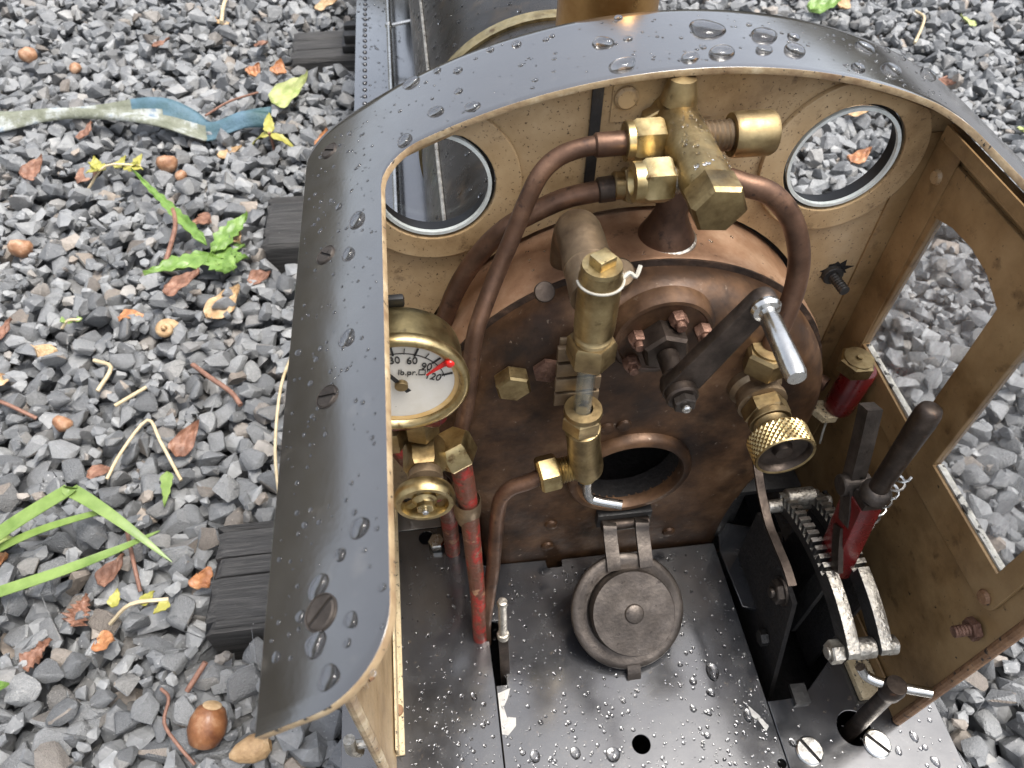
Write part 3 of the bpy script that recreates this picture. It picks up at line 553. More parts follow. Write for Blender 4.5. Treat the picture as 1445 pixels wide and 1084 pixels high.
# ---------------------------------------------------------------- fittings in the cab
# steam turret above the boiler
TX, TZ = .932, 2.53
tu = mk('steam_turret', lathe([(0, 2.50), (.085, 2.50), (.088, 2.46), (.088, 2.05), (.084, 1.99), (0, 1.99)], (TX, 0, TZ), (0, 1, 0), 36), 'brass', LO)
mk('turret_elbow', join(cyl((TX - .03, 2.48, TZ - .03), (0, -1, 0), .105, .06, 6), lathe([(.07, 0), (.06, .05), (.05, .09), (0, .1)], (TX - .0, 2.44, TZ + .075), (0, 0, 1), 18)), 'brass_dull', tu)
mk('end_nut', hexnut((TX, 2.0, TZ), (0, -1, 0), .098, .12, rot=.42), 'brass', tu)
mk('stand_pipe', lathe([(.12, -.02), (.115, .02), (.09, .07), (.065, .13), (.06, .45)], (.95, 2.34, 2.06), (0, 0, 1), 30), 'copper_pipe', tu)
mk('solder_fillet', lathe([(.13, -.02), (.126, .006), (.117, .012)], (.95, 2.34, 2.062), (0, 0, 1), 30), 'worn_steel', tu)
cy_, cz_ = 2.325, 2.525
mk('thread', threads((1.0, cy_, cz_), (1, 0, 0), .058, .13, 7), 'bronze', tu)
mk('end_cap', lathe([(.03, 0), (.078, 0), (.082, .01), (.082, .145), (.074, .16), (0, .16)], (1.11, cy_, cz_), (1, 0, 0), 30), 'brass_dull', tu)
mk('thread', threads((.90, cy_, cz_), (-1, 0, 0), .05, .07, 4), 'bronze', tu)
mk('union_nut', join(hexnut((.855, cy_, cz_), (-1, 0, 0), .08, .115, rot=.25), cyl((.745, cy_, cz_), (-1, 0, 0), .072, .03)), 'brass_bright', tu)
mk('pipe_ferrule', cyl((.73, cy_, cz_ - .005), (-1, 0, -.02), .044, .125, 20, .15), 'copper_pipe', tu)
ly, lz = 2.12, 2.495
mk('thread', threads((.88, ly, lz), (-1, 0, 0), .05, .08, 6), 'worn_steel', tu)
mk('union_nut', join(hexnut((.835, ly, lz), (-1, 0, 0), .082, .105, rot=.25, bore=.038), lathe([(.038, 0), (.07, 0), (.07, .035), (.044, .04), (.038, .02)], (.735, ly, lz), (-1, 0, 0), 24)), 'brass_bright', tu)
mk('union_nut', join(hexnut((.86, 2.38, 2.30), (-1, 0, 0), .075, .11), cyl((.76, 2.38, 2.30), (-1, 0, 0), .055, .05)), 'brass_dull', tu)
# copper pipes
mk('gauge_pipe', tube([(.66, 2.325, 2.52), (.57, 2.325, 2.512), (.48, 2.32, 2.485), (.41, 2.3, 2.43), (.355, 2.28, 2.32), (.305, 2.25, 2.2), (.24, 2.2, 2.07), (.175, 2.12, 1.96), (.13, 2.06, 1.86), (.105, 2.02, 1.7), (.08, 2.0, 1.52), (.03, 1.93, 1.33)], .035, 16, 7), 'copper_pipe', LO)
mk('blower_pipe', tube([(.74, 2.38, 2.29), (.62, 2.38, 2.275), (.52, 2.38, 2.255), (.40, 2.38, 2.2), (.29, 2.38, 2.13), (.19, 2.38, 2.02), (.10, 2.38, 1.87), (.03, 2.37, 1.70), (-.03, 2.36, 1.45), (-.06, 2.3, 1.1), (-.06, 2.27, .5), (-.06, 2.25, -.1)], .041, 16, 7), 'copper_pipe', LO)
mk('pipe_sleeve', cyl((.72, 2.38, 2.289), (-1, 0, -.08), .05, .07), 'dark_steel', LO)
mk('feed_pipe', tube([(.98, 2.33, 2.42), (1.06, 2.22, 2.425), (1.14, 2.18, 2.41), (1.245, 2.16, 2.375), (1.345, 2.14, 2.275), (1.405, 2.1, 2.14), (1.42, 2.06, 2.0), (1.40, 2.02, 1.87), (1.37, 1.985, 1.76), (1.365, 1.98, 1.66)], .043, 18, 7), 'copper_pipe', LO)
# water gauge
wx, wy = .537, 1.80
wg = mk('water_gauge', lathe([(0, 2.115), (.072, 2.115), (.074, 2.13), (.074, 2.365), (.066, 2.385), (.066, 2.395), (.07, 2.4), (.066, 2.415), (0, 2.415)], (wx, wy, 0), (0, 0, 1), 36), 'brass', LO)
mk('cap_square', xf(box((-.034, -.03, 0), (.034, .03, .04)), Matrix.Translation((wx, wy, 2.412)) @ Matrix.Rotation(.5, 4, 'Z')), 'brass_bright', wg, bevel=.005)
mk('packing_cord', join(tube([(wx + .078 * math.cos(a), wy + .078 * math.sin(a), 2.352) for a in [math.pi * (1.0 + 1.25 * i / 14) for i in range(15)]], 0.005, 6, 2), tube([(wx + .07, wy - .01, 2.355), (wx + .1, wy + .01, 2.36), (wx + .12, wy + .0, 2.35), (wx + .14, wy + .03, 2.37)], .008, 6, 3)), 'string', wg)
mk('gland_collar', lathe([(.05, 2.065), (.068, 2.07), (.062, 2.08), (.07, 2.088), (.063, 2.097), (.071, 2.105), (.066, 2.116)], (wx, wy, 0), (0, 0, 1), 32), 'brass_dull', wg)
mk('gland_nut', hexnut((wx, wy, 2.07), (0, 0, -1), .092, .115, rot=.35, bore=.036), 'brass_dull', wg)
mk('glass_tube', lathe([(.036, 2.0), (.036, 1.62), (.03, 1.62), (.03, 2.0), (.036, 2.0)], (wx - .005, wy, 0), (0, 0, 1), 28), 'tube_glass', wg)
mk('gland_nut', join(hexnut((wx, wy, 1.55), (0, 0, 1), .085, .09, rot=.2), lathe([(.03, .09), (.078, .09), (.08, .1), (.076, .115), (.04, .118), (.036, .10)], (wx, wy, 1.55), (0, 0, 1), 30)), 'brass_dull', wg)
lbx = Vector((.13, 0, -1)).normalized()
mk('cock_body', lathe([(.04, -.01), (.076, .01), (.072, .1), (.074, .2), (.08, .30), (.077, .325), (.045, .35), (.036, .37), (.042, .38), (.036, .39), (.042, .40), (.02, .42), (0, .42)], (wx + .005, wy, 1.55), lbx, 30), 'brass', wg)
mk('drain_lever', tube([(.60, 1.8, 1.15), (.603, 1.795, 1.06), (.62, 1.785, 1.0), (.66, 1.77, .985), (.765, 1.735, .985)], .023, 12, 5), 'bright_steel', wg)
mk('reflector_plate', join(*[box((wx - .105, wy + .075, 1.60 + .09 * i), (wx + .08, wy + .10, 1.672 + .09 * i)) for i in range(4)], box((wx - .095, wy + .10, 1.58), (wx + .07, wy + .115, 1.97))), 'bronze', wg, bevel=.004)
mk('elbow', tube([(.555, 2.32, 1.95), (.555, 2.30, 2.10), (.552, 2.24, 2.2), (.548, 2.14, 2.235), (.543, 1.98, 2.235), (.54, 1.84, 2.23)], .088, 26, 7), 'bronze', wg)
mk('elbow_joint', lathe([(.088, 0), (.093, .004), (.093, .05), (.088, .054)], (.546, 1.98, 2.235), (0, 1, 0), 28), 'bronze', wg)
mk('elbow_bolt', cyl((.40, 2.06, 2.07), (0, -.7, .7), .04, .03), 'dark_steel', wg)
mk('elbow_lug', cyl((.70, 2.13, 2.06), (0, -.6, .8), .06, .06), 'bronze', wg)
mk('union_nut', join(hexnut((.46, wy, 1.235), (-1, -.12, -.1), .084, .095, rot=.2), threads((.53, wy, 1.245), (-1, -.1, -.1), .06, .08, 6)), 'brass_bright', wg)
mk('drain_pipe', tube([(.39, 1.79, 1.225), (.32, 1.785, 1.185), (.25, 1.785, 1.155), (.205, 1.78, 1.09), (.185, 1.775, .97), (.172, 1.76, .78), (.155, 1.73, .55), (.125, 1.68, .33), (.09, 1.61, .1), (.085, 1.59, -.12)], .036, 14, 6), 'copper_pipe', LO)
# pressure gauge
gx_, gz_, gy0 = -.16, 1.955, 1.75
pg = mk('pressure_gauge', lathe([(0, 0), (.2, 0), (.222, .02), (.228, .05), (.228, .19)], (gx_, gy0 + .2, gz_), (0, -1, 0), 56), 'brass_patina', LO, sm=50)
mk('bezel', lathe([(.228, .16), (.243, .165), (.248, .185), (.244, .205), (.228, .212), (.214, .205), (.208, .19)], (gx_, gy0 + .2, gz_), (0, -1, 0), 64), 'brass_bright', pg, sm=60)
mk('dial_rust_ring', lathe([(.192, .1815), (.211, .186)], (gx_, gy0 + .2, gz_), (0, -1, 0), 64), 'dial_stain', pg)
mk('dial', lathe([(.205, .18), (0, .1805)], (gx_, gy0 + .2, gz_), (0, -1, 0), 64), 'dial_white', pg)
DY = gy0 + .2 - .183
def dp(r, deg): a = math.radians(deg); return Vector((gx_ + r * math.sin(a), DY, gz_ + r * math.cos(a)))
def strip(p, q, w0, w1, y):
    t = (q - p).normalized(); n_ = Vector((t.z, 0, -t.x)); V = []
    for yy in (y, y - .003):
        for a in (p - n_ * w0, p + n_ * w0, q + n_ * w1, q - n_ * w1): V.append(Vector((a.x, yy, a.z)))
    return V, [(0, 1, 2, 3), (4, 7, 6, 5), (0, 4, 5, 1), (1, 5, 6, 2), (2, 6, 7, 3), (3, 7, 4, 0)]
A0, STEP = -33, 28.2
ticks = [strip(dp(.155 if i % 2 else .15, A0 + STEP * i / 2 * 1.0), dp(.182 if i % 2 else .19, A0 + STEP * i / 2), .0012 if i % 2 else .0034, .0012 if i % 2 else .0034, DY) for i in range(9)]
arc = [strip(dp(.158, A0 + 4.0 * i), dp(.158, A0 + 4.0 * (i + 1)), .0011, .0011, DY) for i in range(29)]
mk('dial_scale', join(*ticks, *arc), 'print_black', pg, sm=0)
def text(s, p, size, deg, parent, name='numeral', sx=.8, bold=.0):
    cu = bpy.data.curves.new(name, 'FONT'); cu.body = s; cu.size = size; cu.align_x = 'CENTER'; cu.align_y = 'CENTER'; cu.extrude = .0012; cu.offset = bold
    o = bpy.data.objects.new('t', cu); COL.objects.link(o); me = bpy.data.meshes.new_from_object(o.evaluated_get(bpy.context.evaluated_depsgraph_get())); bpy.data.objects.remove(o); me.name = name
    me.transform(Matrix.Translation(p) @ Matrix.Rotation(math.radians(90), 4, 'X') @ Matrix.Rotation(math.radians(-deg), 4, 'Z') @ Matrix.Diagonal((sx, 1, 1, 1)))
    me.materials.clear(); me.materials.append(MATS['print_black']); n_ = bpy.data.objects.new(name, me); COL.objects.link(n_); n_.parent = parent; return n_
for s, a in (('0', A0), ('30', A0 + STEP), ('60', A0 + 2 * STEP), ('90', A0 + 3 * STEP), ('120', A0 + 4 * STEP)):
    text(s, dp(.124 if s != '120' else .118, a) - Vector((0, .001, 0)), .05, a * .28, pg)
text('lb.pr.\u25a1"', Vector((gx_ + .05, DY - .001, gz_ + .052)), .04, 8, pg, 'dial_lettering', .85)
mk('needle', join(strip(dp(-.045, -31), dp(.175, -31), .010, .005, DY - .008), cyl((gx_, DY - .006, gz_), (0, -1, 0), .0, .001, 8) if False else cyl((gx_, DY - .004, gz_), (0, -1, 0), .001, .001, 8)), 'print_black', pg, sm=0)
mk('needle_pin', cyl((gx_, DY - .002, gz_), (0, -1, 0), .024, .018, 20), 'brass_dull', pg)
mk('red_limit_mark', join(strip(dp(.205, 58), dp(.105, 63), .013, .003, DY - .012), lathe([(0, -.02), (.014, -.014), (.02, 0), (.014, .014), (0, .02)], dp(.212, 58) + Vector((0, -.02, 0)), (0, -1, 0), 12)), 'red_mark', pg)
mk('gauge_bracket', box((-.20, gy0 + .19, 2.16), (-.12, gy0 + .22, 2.205)), 'rubber', pg, bevel=.01)
# gauge cock with hand wheel below the gauge
vx, vz = -.115, 1.475
gc = mk('gauge_valve', join(hexnut((vx, 1.86, vz), (0, -1, 0), .088, .16, rot=.52), hexnut((vx + .0, 1.83, 1.69), (0, 0, -1), .075, .12, rot=.3)), 'brass', LO)
mk('red_tee', join(cyl((vx - .12, 1.83, 1.70), (1, 0, 0), .065, .20), lathe([(.06, 0), (.05, .05), (.045, .12)], (vx + .05, 1.83, 1.68), (.2, 0, .9), 20)), 'red_paint', gc)
mk('side_nut', hexnut((vx + .10, 1.86, 1.46), (.35, -.3, -.9), .095, .12, rot=.1), 'brass_bright', gc)
mk('side_nut', hexnut((vx - .13, 1.84, 1.62), (0, 0, -1), .07, .12), 'brass_dull', gc)
mk('gland', lathe([(.066, 0), (.07, .02), (.07, .04), (.045, .05), (.03, .06), (.026, .14), (0, .14)], (vx, 1.70, vz), (0, -1, 0), 24), 'bronze', gc)
hw = Vector((vx - .01, 1.60, vz - .01))
mk('hand_wheel', join(lathe([(.112, .012), (.118, 0), (.122, -.015), (.122, -.035), (.112, -.05), (.095, -.05), (.088, -.03), (.088, -.01), (.098, .01), (.112, .012)], hw, (0, 1, 0), 40),
   *[xf(box((-.016, -.022, .02), (.016, -.004, .095)), Matrix.Translation(hw) @ Matrix.Rotation(2 * math.pi * i / 5 + .3, 4, 'Y')) for i in range(5)],
   lathe([(.05, -.0), (.05, -.03), (.036, -.04), (.03, -.05), (0, -.05)], hw, (0, 1, 0), 20), hexnut(hw + Vector((0, -.045, 0)), (0, -1, 0), .036, .025)), 'brass_bright', gc, bevel=0)
mk('spindle_tip', cyl(hw + Vector((0, -.068, 0)), (0, -1, 0), .014, .02, 12, .3), 'bright_steel', gc)
mk('red_pipe', tube([(vx + .14, 1.83, 1.39), (.04, 1.81, 1.22), (.05, 1.79, 1.05), (.055, 1.77, .85), (.06, 1.73, .6), (.065, 1.67, .35), (.06, 1.59, .1), (.06, 1.57, -.12)], [.05, .036], 14, 6), 'red_worn', LO)
mk('pipe_union', join(lathe([(.058, 0), (.064, .015), (.064, .1), (.057, .16), (.05, .2)], (.048, 1.795, 1.08), (-.02, .06, -1), 22)), 'bronze', LO)
mk('injector_pipe', tube([(-.30, 2.05, 1.35), (-.22, 2.02, 1.15), (-.12, 2.02, .9), (-.06, 2.05, .6), (-.05, 2.1, .3), (-.05, 2.12, -.1)], .045, 12, 5), 'red_worn', LO)
mk('pipe_nut', hexnut((-.14, 2.16, .01), (0, 0, 1), .05, .06), 'bright_steel', LO)
# blanking bolts on the backhead
mk('blanking_plug', join(hexnut((.272, 2.0, 1.665), (0, -1, 0), .078, .075, rot=.2)), 'brass', back)
mk('blanking_plug', join(hexnut((.42, 2.0, 1.70), (0, -1, 0), .065, .03, rot=.2)), 'rusty_bolt', back)
# regulator
rx, rz = .875, 1.86
rg = mk('regulator_boss', lathe([(.22, 0), (.215, .05), (.20, .07), (.185, .072), (.18, .066), (0, .066)], (rx, 2.03, rz), (0, -1, 0), 48), 'backhead_copper', LO)
for (dx, dz) in ((.035, .12), (-.115, .03), (.15, .04), (-.12, -.11)):
    mk('regulator_stud', join(hexnut((rx + dx, 1.965, rz + dz), (0, -1, 0), .036, .05, rot=random.random()), cyl((rx + dx, 1.92, rz + dz), (0, -1, 0), .02, .03, 12)), 'rusty_bolt', rg)
sx_, sz_ = .862, 1.875
mk('gland_nut', join(hexnut((sx_, 1.97, sz_), (0, -1, 0), .098, .11, rot=.2), cyl((sx_, 1.86, sz_), (0, -1, 0), .042, .10, 20)), 'dark_steel', rg)
LA = Vector((sx_, 1.70, sz_)); LB = Vector((1.075, 1.70, 2.285)); dv = (LB - LA).normalized(); nv_ = Vector((dv.z, 0, -dv.x))
def lev_outline():
    P = []; a0 = math.atan2(dv.z, dv.x)
    for i in range(13): a = a0 + math.pi / 2 + math.pi * i / 12; P.append((LA.x + .068 * math.cos(a), LA.z + .068 * math.sin(a)))
    for i in range(13): a = a0 - math.pi / 2 + math.pi * i / 12; P.append((LB.x + .05 * math.cos(a), LB.z + .05 * math.sin(a)))
    return P
plate('regulator_lever', lev_outline(), [], (0, 1.70, 0), (1, 0, 0), (0, 0, 1), .05, 'dark_steel', rg, bevel=.008)
mk('lever_boss', cyl((sx_, 1.745, sz_), (0, -1, 0), .062, .11, 28, .12), 'dark_steel', rg)
mk('lever_nut', hexnut((sx_, 1.635, sz_), (0, -1, 0), .044, .035, rot=.1), 'grey_iron', rg)
mk('lever_stud', cyl((sx_, 1.60, sz_), (0, -1, 0), .018, .02, 14, .3), 'bright_steel', rg)
mk('regulator_handle', lathe([(.05, 0), (.052, .012), (.045, .025), (.03, .03), (.028, .045), (.034, .06), (.036, .29), (.03, .31), (0, .312)], LB + Vector((0, -.025, 0)), (-.02, -1, -.02), 28), 'bright_steel', rg)
# blower valve with knurled knob
bx_, bz_ = 1.365, 1.47
bv_ = mk('blower_valve', lathe([(.125, 0), (.118, .06), (.10, .08), (.10, .12), (.11, .125), (.11, .15), (.09, .155), (0, .155)], (bx_, 2.03, bz_), (0, -1, 0), 32), 'bronze', LO)
mk('branch', lathe([(.06, 0), (.058, .1), (.07, .12)], (bx_, 1.975, bz_ + .04), (0, 0, 1), 24), 'bronze', bv_)
mk('branch_nut', join(hexnut((bx_, 1.975, bz_ + .14), (0, 0, 1), .108, .12, rot=.3), cyl((bx_, 1.975, bz_ + .26), (0, 0, 1), .08, .012)), 'brass_dull', bv_)
mk('bonnet_nut', join(hexnut((bx_, 1.88, bz_), (0, -1, 0), .10, .075, rot=.75), cyl((bx_, 1.805, bz_), (0, -1, 0), .092, .03), lathe([(.075, 0), (.062, .02), (.045, .03), (.043, .075)], (bx_, 1.775, bz_), (0, -1, 0), 24)), 'brass_dull', bv_)
def knurled(c, axis, r, h, n=64, m_=8, d=.006):
    u, v, w_ = frame(axis); V = []; F = []
    for j in range(m_ + 1):
        for i in range(n):
            a = 2 * math.pi * (i + .5 * (j % 2)) / n * 1.0; rr = r - (d if (j % 2) else 0) * 1.0
            a = 2 * math.pi * i / n; rr = r - (0 if (i + j) % 2 == 0 else d)
            V.append(Vector(c) + w_ * (h * j / m_) + (u * math.cos(a) + v * math.sin(a)) * rr)
    for j in range(m_):
        for i in range(n):
            k = (i + 1) % n; q = (j * n + i, j * n + k, (j + 1) * n + k, (j + 1) * n + i)
            if (i + j) % 2 == 0: F += [(q[0], q[1], q[3]), (q[1], q[2], q[3])] if False else [(q[0], q[1], q[2]), (q[0], q[2], q[3])]
            else: F += [(q[0], q[1], q[3]), (q[1], q[2], q[3])]
    return V, F
kb = mk('knurled_knob', knurled((bx_, 1.705, bz_), (0, -1, 0), .130, .10), 'brass_bright', bv_, sm=0)
mk('knob_face', lathe([(0, .0), (.128, .0), (.128, -.001), (0, -.001)], (bx_, 1.706, bz_), (0, -1, 0), 40), 'brass_dull', bv_)
mk('knob_dish', lathe([(.118, .104), (.112, .10), (.106, .07), (.09, .062), (.045, .062), (.04, .075), (.036, .088), (.022, .092), (0, .092)], (bx_, 1.705, bz_), (0, -1, 0), 44), 'dark_steel', bv_, sm=50)
mk('knob_rim', lathe([(.127, .097), (.124, .106), (.117, .105), (.112, .098)], (bx_, 1.705, bz_), (0, -1, 0), 44), 'brass', bv_, sm=50)
# fire door, dropped open on its hinge
dc = Vector((.845, 1.545, .215)); dax = Vector((.02, -.60, .80)).normalized()
fd = mk('fire_door', lathe([(0, -.02), (.285, -.02), (.302, -.01), (.305, .01), (.298, .02), (.27, .024), (.232, .012), (.22, .012)], dc, dax, 64), 'grey_iron', LO, sm=50)
mk('baffle_disc', lathe([(.22, .0), (.222, .075), (.216, .088), (.0, .092)], dc + Vector((.015, .0, 0)), dax, 56), 'grey_iron', fd, sm=40)
mk('baffle_rivet', lathe([(.052, .088), (.05, .098), (.044, .103), (0, .104)], dc + Vector((.015, 0, 0)), dax, 28), 'grey_iron', fd, sm=50)
uu = (Vector((1, 0, 0)) - dax * dax.x).normalized(); vv = dax.cross(uu)
for sx in (-.075, .10): mk('hinge_strap', tube([Vector((.875 + sx, 1.93, .47)), Vector((.87 + sx, 1.895, .49)), Vector((.868 + sx, 1.86, .46)), dc + uu * (sx + .02) + vv * .27 + dax * .03, dc + uu * (sx + .02) + vv * .22 + dax * .028], .03, 8, 4, flat=(.012, .036), ref=(0, -.3, 1)), 'grey_iron', fd, sm=25)
mk('hinge_pin', tube([(.76, 1.925, .455), (1.02, 1.925, .455)], .032, 14, 1), 'dark_steel', fd)
mk('hinge_block', box((.74, 1.945, .40), (1.04, 2.0, .52)), 'black_iron', fd, bevel=.01)
mk('door_latch', tube([dc - vv * .28 + dax * .015, dc - vv * .33 + dax * .012, dc - vv * .37 - dax * .02, dc - vv * .39 - dax * .07], .03, 8, 4, flat=(.012, .035), ref=tuple(dax)), 'grey_iron', fd, sm=25)
# reverser: two notched quadrants, lever and brackets
QY, QZ, QR = 1.43, -.02, .835
def quad_outline():
    P = []; a_s, a_e = math.radians(119.5), math.radians(57)
    inner = [(QY + (QR - .10) * math.cos(a), QZ + (QR - .10) * math.sin(a)) for a in [a_e + (a_s - a_e) * i / 24 for i in range(25)]]
    k = 12; outer = []
    for i in range(k):                       # notches over the forward part, plain to the rear
        a0 = math.radians(57 + 37.0 * i / k); a1 = math.radians(57 + 37.0 * (i + .55) / k); a2 = math.radians(57 + 37.0 * (i + 1) / k)
        for a, r in ((a0, QR), (a1, QR), (a1, QR - .05), (a2, QR - .05)): outer.append((QY + r * math.cos(a), QZ + r * math.sin(a)))
    for i in range(9):
        a = math.radians(94 + 25.5 * i / 8); outer.append((QY + QR * math.cos(a), QZ + QR * math.sin(a)))
    e = math.radians(119.5); tail = [(QY + (QR - .015) * math.cos(e) - .02, QZ + (QR - .03) * math.sin(e)), (QY + (QR - .13) * math.cos(e) - .02, QZ + (QR - .13) * math.sin(e))]
    return outer + tail + inner[::-1]
qo = quad_outline()
rvs = plate('reverser_quadrant', qo, [], (1.70, 0, 0), (0, 1, 0), (0, 0, 1), .058, 'worn_steel', LO, bevel=.004)
plate('reverser_quadrant', qo, [], (1.855, 0, 0), (0, 1, 0), (0, 0, 1), .058, 'worn_steel', LO, bevel=.004)
for o in [q for q in LO.children if q.name.startswith('reverser_quadrant')]:
    o.data.materials.append(MATS['black_iron'])
    for p in o.data.polygons:
        if abs(p.normal.x) > .8 or p.normal.z < .15: p.material_index = 1
ea = math.radians(119); ey, ez = QY + (QR - .07) * math.cos(ea), QZ + (QR - .07) * math.sin(ea)
mk('quadrant_spacer', join(cyl((1.60, ey, ez), (1, 0, 0), .03, .34), hexnut((1.672, ey, ez), (-1, 0, 0), .055, .06), cyl((1.73, ey, ez), (1, 0, 0), .048, .095), cyl((1.885, ey, ez), (1, 0, 0), .045, .045)), 'worn_steel', rvs)
ea = math.radians(59); fy, fz = QY + (QR - .06) * math.cos(ea), QZ + (QR - .06) * math.sin(ea)
mk('quadrant_spacer', join(cyl((1.60, fy, fz), (1, 0, 0), .035, .34), cyl((1.70, fy + .02, fz + .03), (1, 0, 0), .05, .15)), 'worn_steel', rvs)
for z_ in (math.radians(108), math.radians(102)):
    pass
rl = mk('reversing_lever', xf(join(box((-.052, -.075, -.06), (.052, .075, .46))), Matrix.Translation((1.778, 1.455, .74)) @ Matrix.Rotation(-.16, 4, 'X') @ Matrix.Rotation(.0, 4, 'Y')), 'red_paint', LO, bevel=.012)
mk('lever_web', box((1.765, 1.40, .0), (1.792, 1.50, .68)), 'black_iron', rl, bevel=.004)
mk('latch_bar', tube([(1.725, 1.50, 1.0), (1.72, 1.44, .92), (1.715, 1.36, .83)], .02, 8, 3, flat=(.012, .03), ref=(1, 0, 0)), 'dark_steel', rl, sm=20)
mk('lever_collar', join(lathe([(.05, 0), (.062, .01), (.066, .03), (.062, .055), (.05, .07), (.04, .075)], (1.79, 1.50, 1.235), (.04, .03, 1), 28), box((1.735, 1.455, 1.14), (1.83, 1.545, 1.24))), 'grey_iron', rl, sm=40)
mk('lever_grip', lathe([(.04, 0), (.042, .02), (.044, .2), (.050, .44), (.049, .49), (.042, .515), (.03, .525), (0, .528)], (1.79, 1.502, 1.30), (.03, .05, 1), 28), 'dark_steel', rl, sm=50)
mk('trigger', join(tube([(1.765, 1.60, 1.16), (1.765, 1.63, 1.25), (1.77, 1.69, 1.40), (1.775, 1.755, 1.55)], .03, 8, 3, flat=(.034, .036), ref=(1, 0, 0)), cyl((1.70, 1.60, 1.19), (1, 0, 0), .05, .13)), 'grey_iron', rl, sm=30)
mk('trigger_link', tube([(1.735, 1.6, 1.2), (1.73, 1.53, 1.12), (1.735, 1.49, 1.04)], .03, 8, 3, flat=(.012, .04), ref=(1, 0, 0)), 'grey_iron', rl, sm=30)
mk('spring', tube([(1.85 + .03 * math.cos(t), 1.49 + .03 * math.sin(t), .88 + .034 * t / math.pi) for t in [i * math.pi / 5 for i in range(80)]], .006, 6, 1), 'bright_steel', rl)
br = plate('reverser_bracket', [(1.12, -.3), (1.85, -.3), (1.88, .50), (1.62, .54), (1.36, .50)], [], (1.615, 0, 0), (0, 1, 0), (0, 0, 1), .025, 'soot_and_shade', LO)  # coloured dead black for the shadow under the quadrants
plate('bracket_plate', [(1.30, -.3), (1.95, -.3), (1.88, .66), (1.3, .66)], [], (1.93, 0, 0), (0, 1, 0), (0, 0, 1), .02, 'soot_and_shade', br)  # shadow black painted on, same as the bracket
mk('bracket_nut', join(hexnut((1.60, 1.455, .44), (-1, 0, 0), .062, .045), cyl((1.56, 1.455, .44), (-1, 0, 0), .026, .025), lathe([(.075, 0), (.075, .012), (0, .012)], (1.602, 1.455, .44), (-1, 0, 0), 20)), 'grey_iron', br)
mk('bracket_nut', join(hexnut((1.60, 1.37, .05), (-1, 0, 0), .045, .045)), 'black_iron', br)
mk('bracket_foot', box((1.64, 1.02, .003), (1.72, 1.12, .03)), 'black_iron', br)
mk('reach_rod', tube([(1.50, 1.96, .95), (1.50, 1.86, .89), (1.50, 1.78, .845), (1.50, 1.65, .80), (1.50, 1.55, .80), (1.50, 1.42, .805), (1.50, 1.33, .79)], .02, 8, 4, flat=(.008, .02), ref=(0, -.4, 1)), 'dark_steel', LO, sm=20)
mk('side_bracket', join(box((1.46, 2.02, 0), (1.56, 2.06, .42)), box((1.46, 2.06, .38), (1.95, 2.4, .42)), box((1.62, 2.10, .0), (1.66, 2.4, .38))), 'black_iron', LO, bevel=.006)
# screw-down T handle
th = mk('t_handle', join(lathe([(.038, -.15), (.038, .40), (.042, .42), (.05, .44), (.053, .50), (.046, .53), (0, .533)], (1.905, .885, 0), (.035, .06, 1), 24)), 'dark_steel', LO, sm=45)
mk('cross_bar', tube([(1.79, 1.015, .53), (1.82, .985, .49), (1.87, .95, .487), (1.99, .905, .487), (2.085, .875, .487)], .024, 12, 4), 'bright_steel', th)
mk('floor_clip', box((1.98, 1.0, .003), (2.10, 1.2, .05)), 'cream_rough', LO, bevel=.01)
# oil pot on the right front corner
op = mk('oil_pot', lathe([(0, 1.0), (.065, 1.0), (.074, 1.02), (.076, 1.04), (.076, 1.30), (.07, 1.31), (0, 1.31)], (1.945, 2.16, 0), (.05, 0, 1), 30), 'red_paint', LO)
mk('oil_cap', join(hexnut((1.962, 2.16, 1.305), (.05, 0, 1), .088, .08), lathe([(.072, .075), (.07, .085), (.0, .087)], (1.962, 2.16, 1.305), (.05, 0, 1), 26), cyl((1.968, 2.16, 1.395), (.05, 0, 1), .016, .006, 12)), 'brass', op)
mk('oil_nut', hexnut((1.938, 2.16, .955), (.05, 0, 1), .07, .05), 'cream_rough', op)
mk('oil_pipe', tube([(1.90, 2.2, 1.15), (1.82, 2.3, 1.15), (1.76, 2.4, 1.15)], .04, 12, 3), 'copper_pipe', op)
mk('loose_thread', tube([(1.945, 2.13, .96), (1.95, 2.12, .86), (1.955, 2.11, .80), (1.97, 2.12, .75)], .006, 6, 4), 'string', op)
# cylinder drain lever in the floor slot
dl = mk('drain_cock_lever', join(tube([(.175, 1.345, -.2), (.172, 1.39, .08), (.17, 1.44, .34)], .02, 8, 2, flat=(.024, .013), ref=(1, 0, 0))), 'dark_steel', LO, sm=20)
mk('lever_rod', join(cyl((.17, 1.44, .30), (0, .06, 1), .021, .36, 12), lathe([(0, 0), (.03, .01), (.033, .03), (.028, .05), (0, .055)], (.17, 1.44, .31), (0, .06, 1), 14), lathe([(0, 0), (.022, .008), (.028, .028), (.022, .048), (0, .056)], (.17, 1.462, .64), (0, .06, 1), 14)), 'worn_steel', dl)
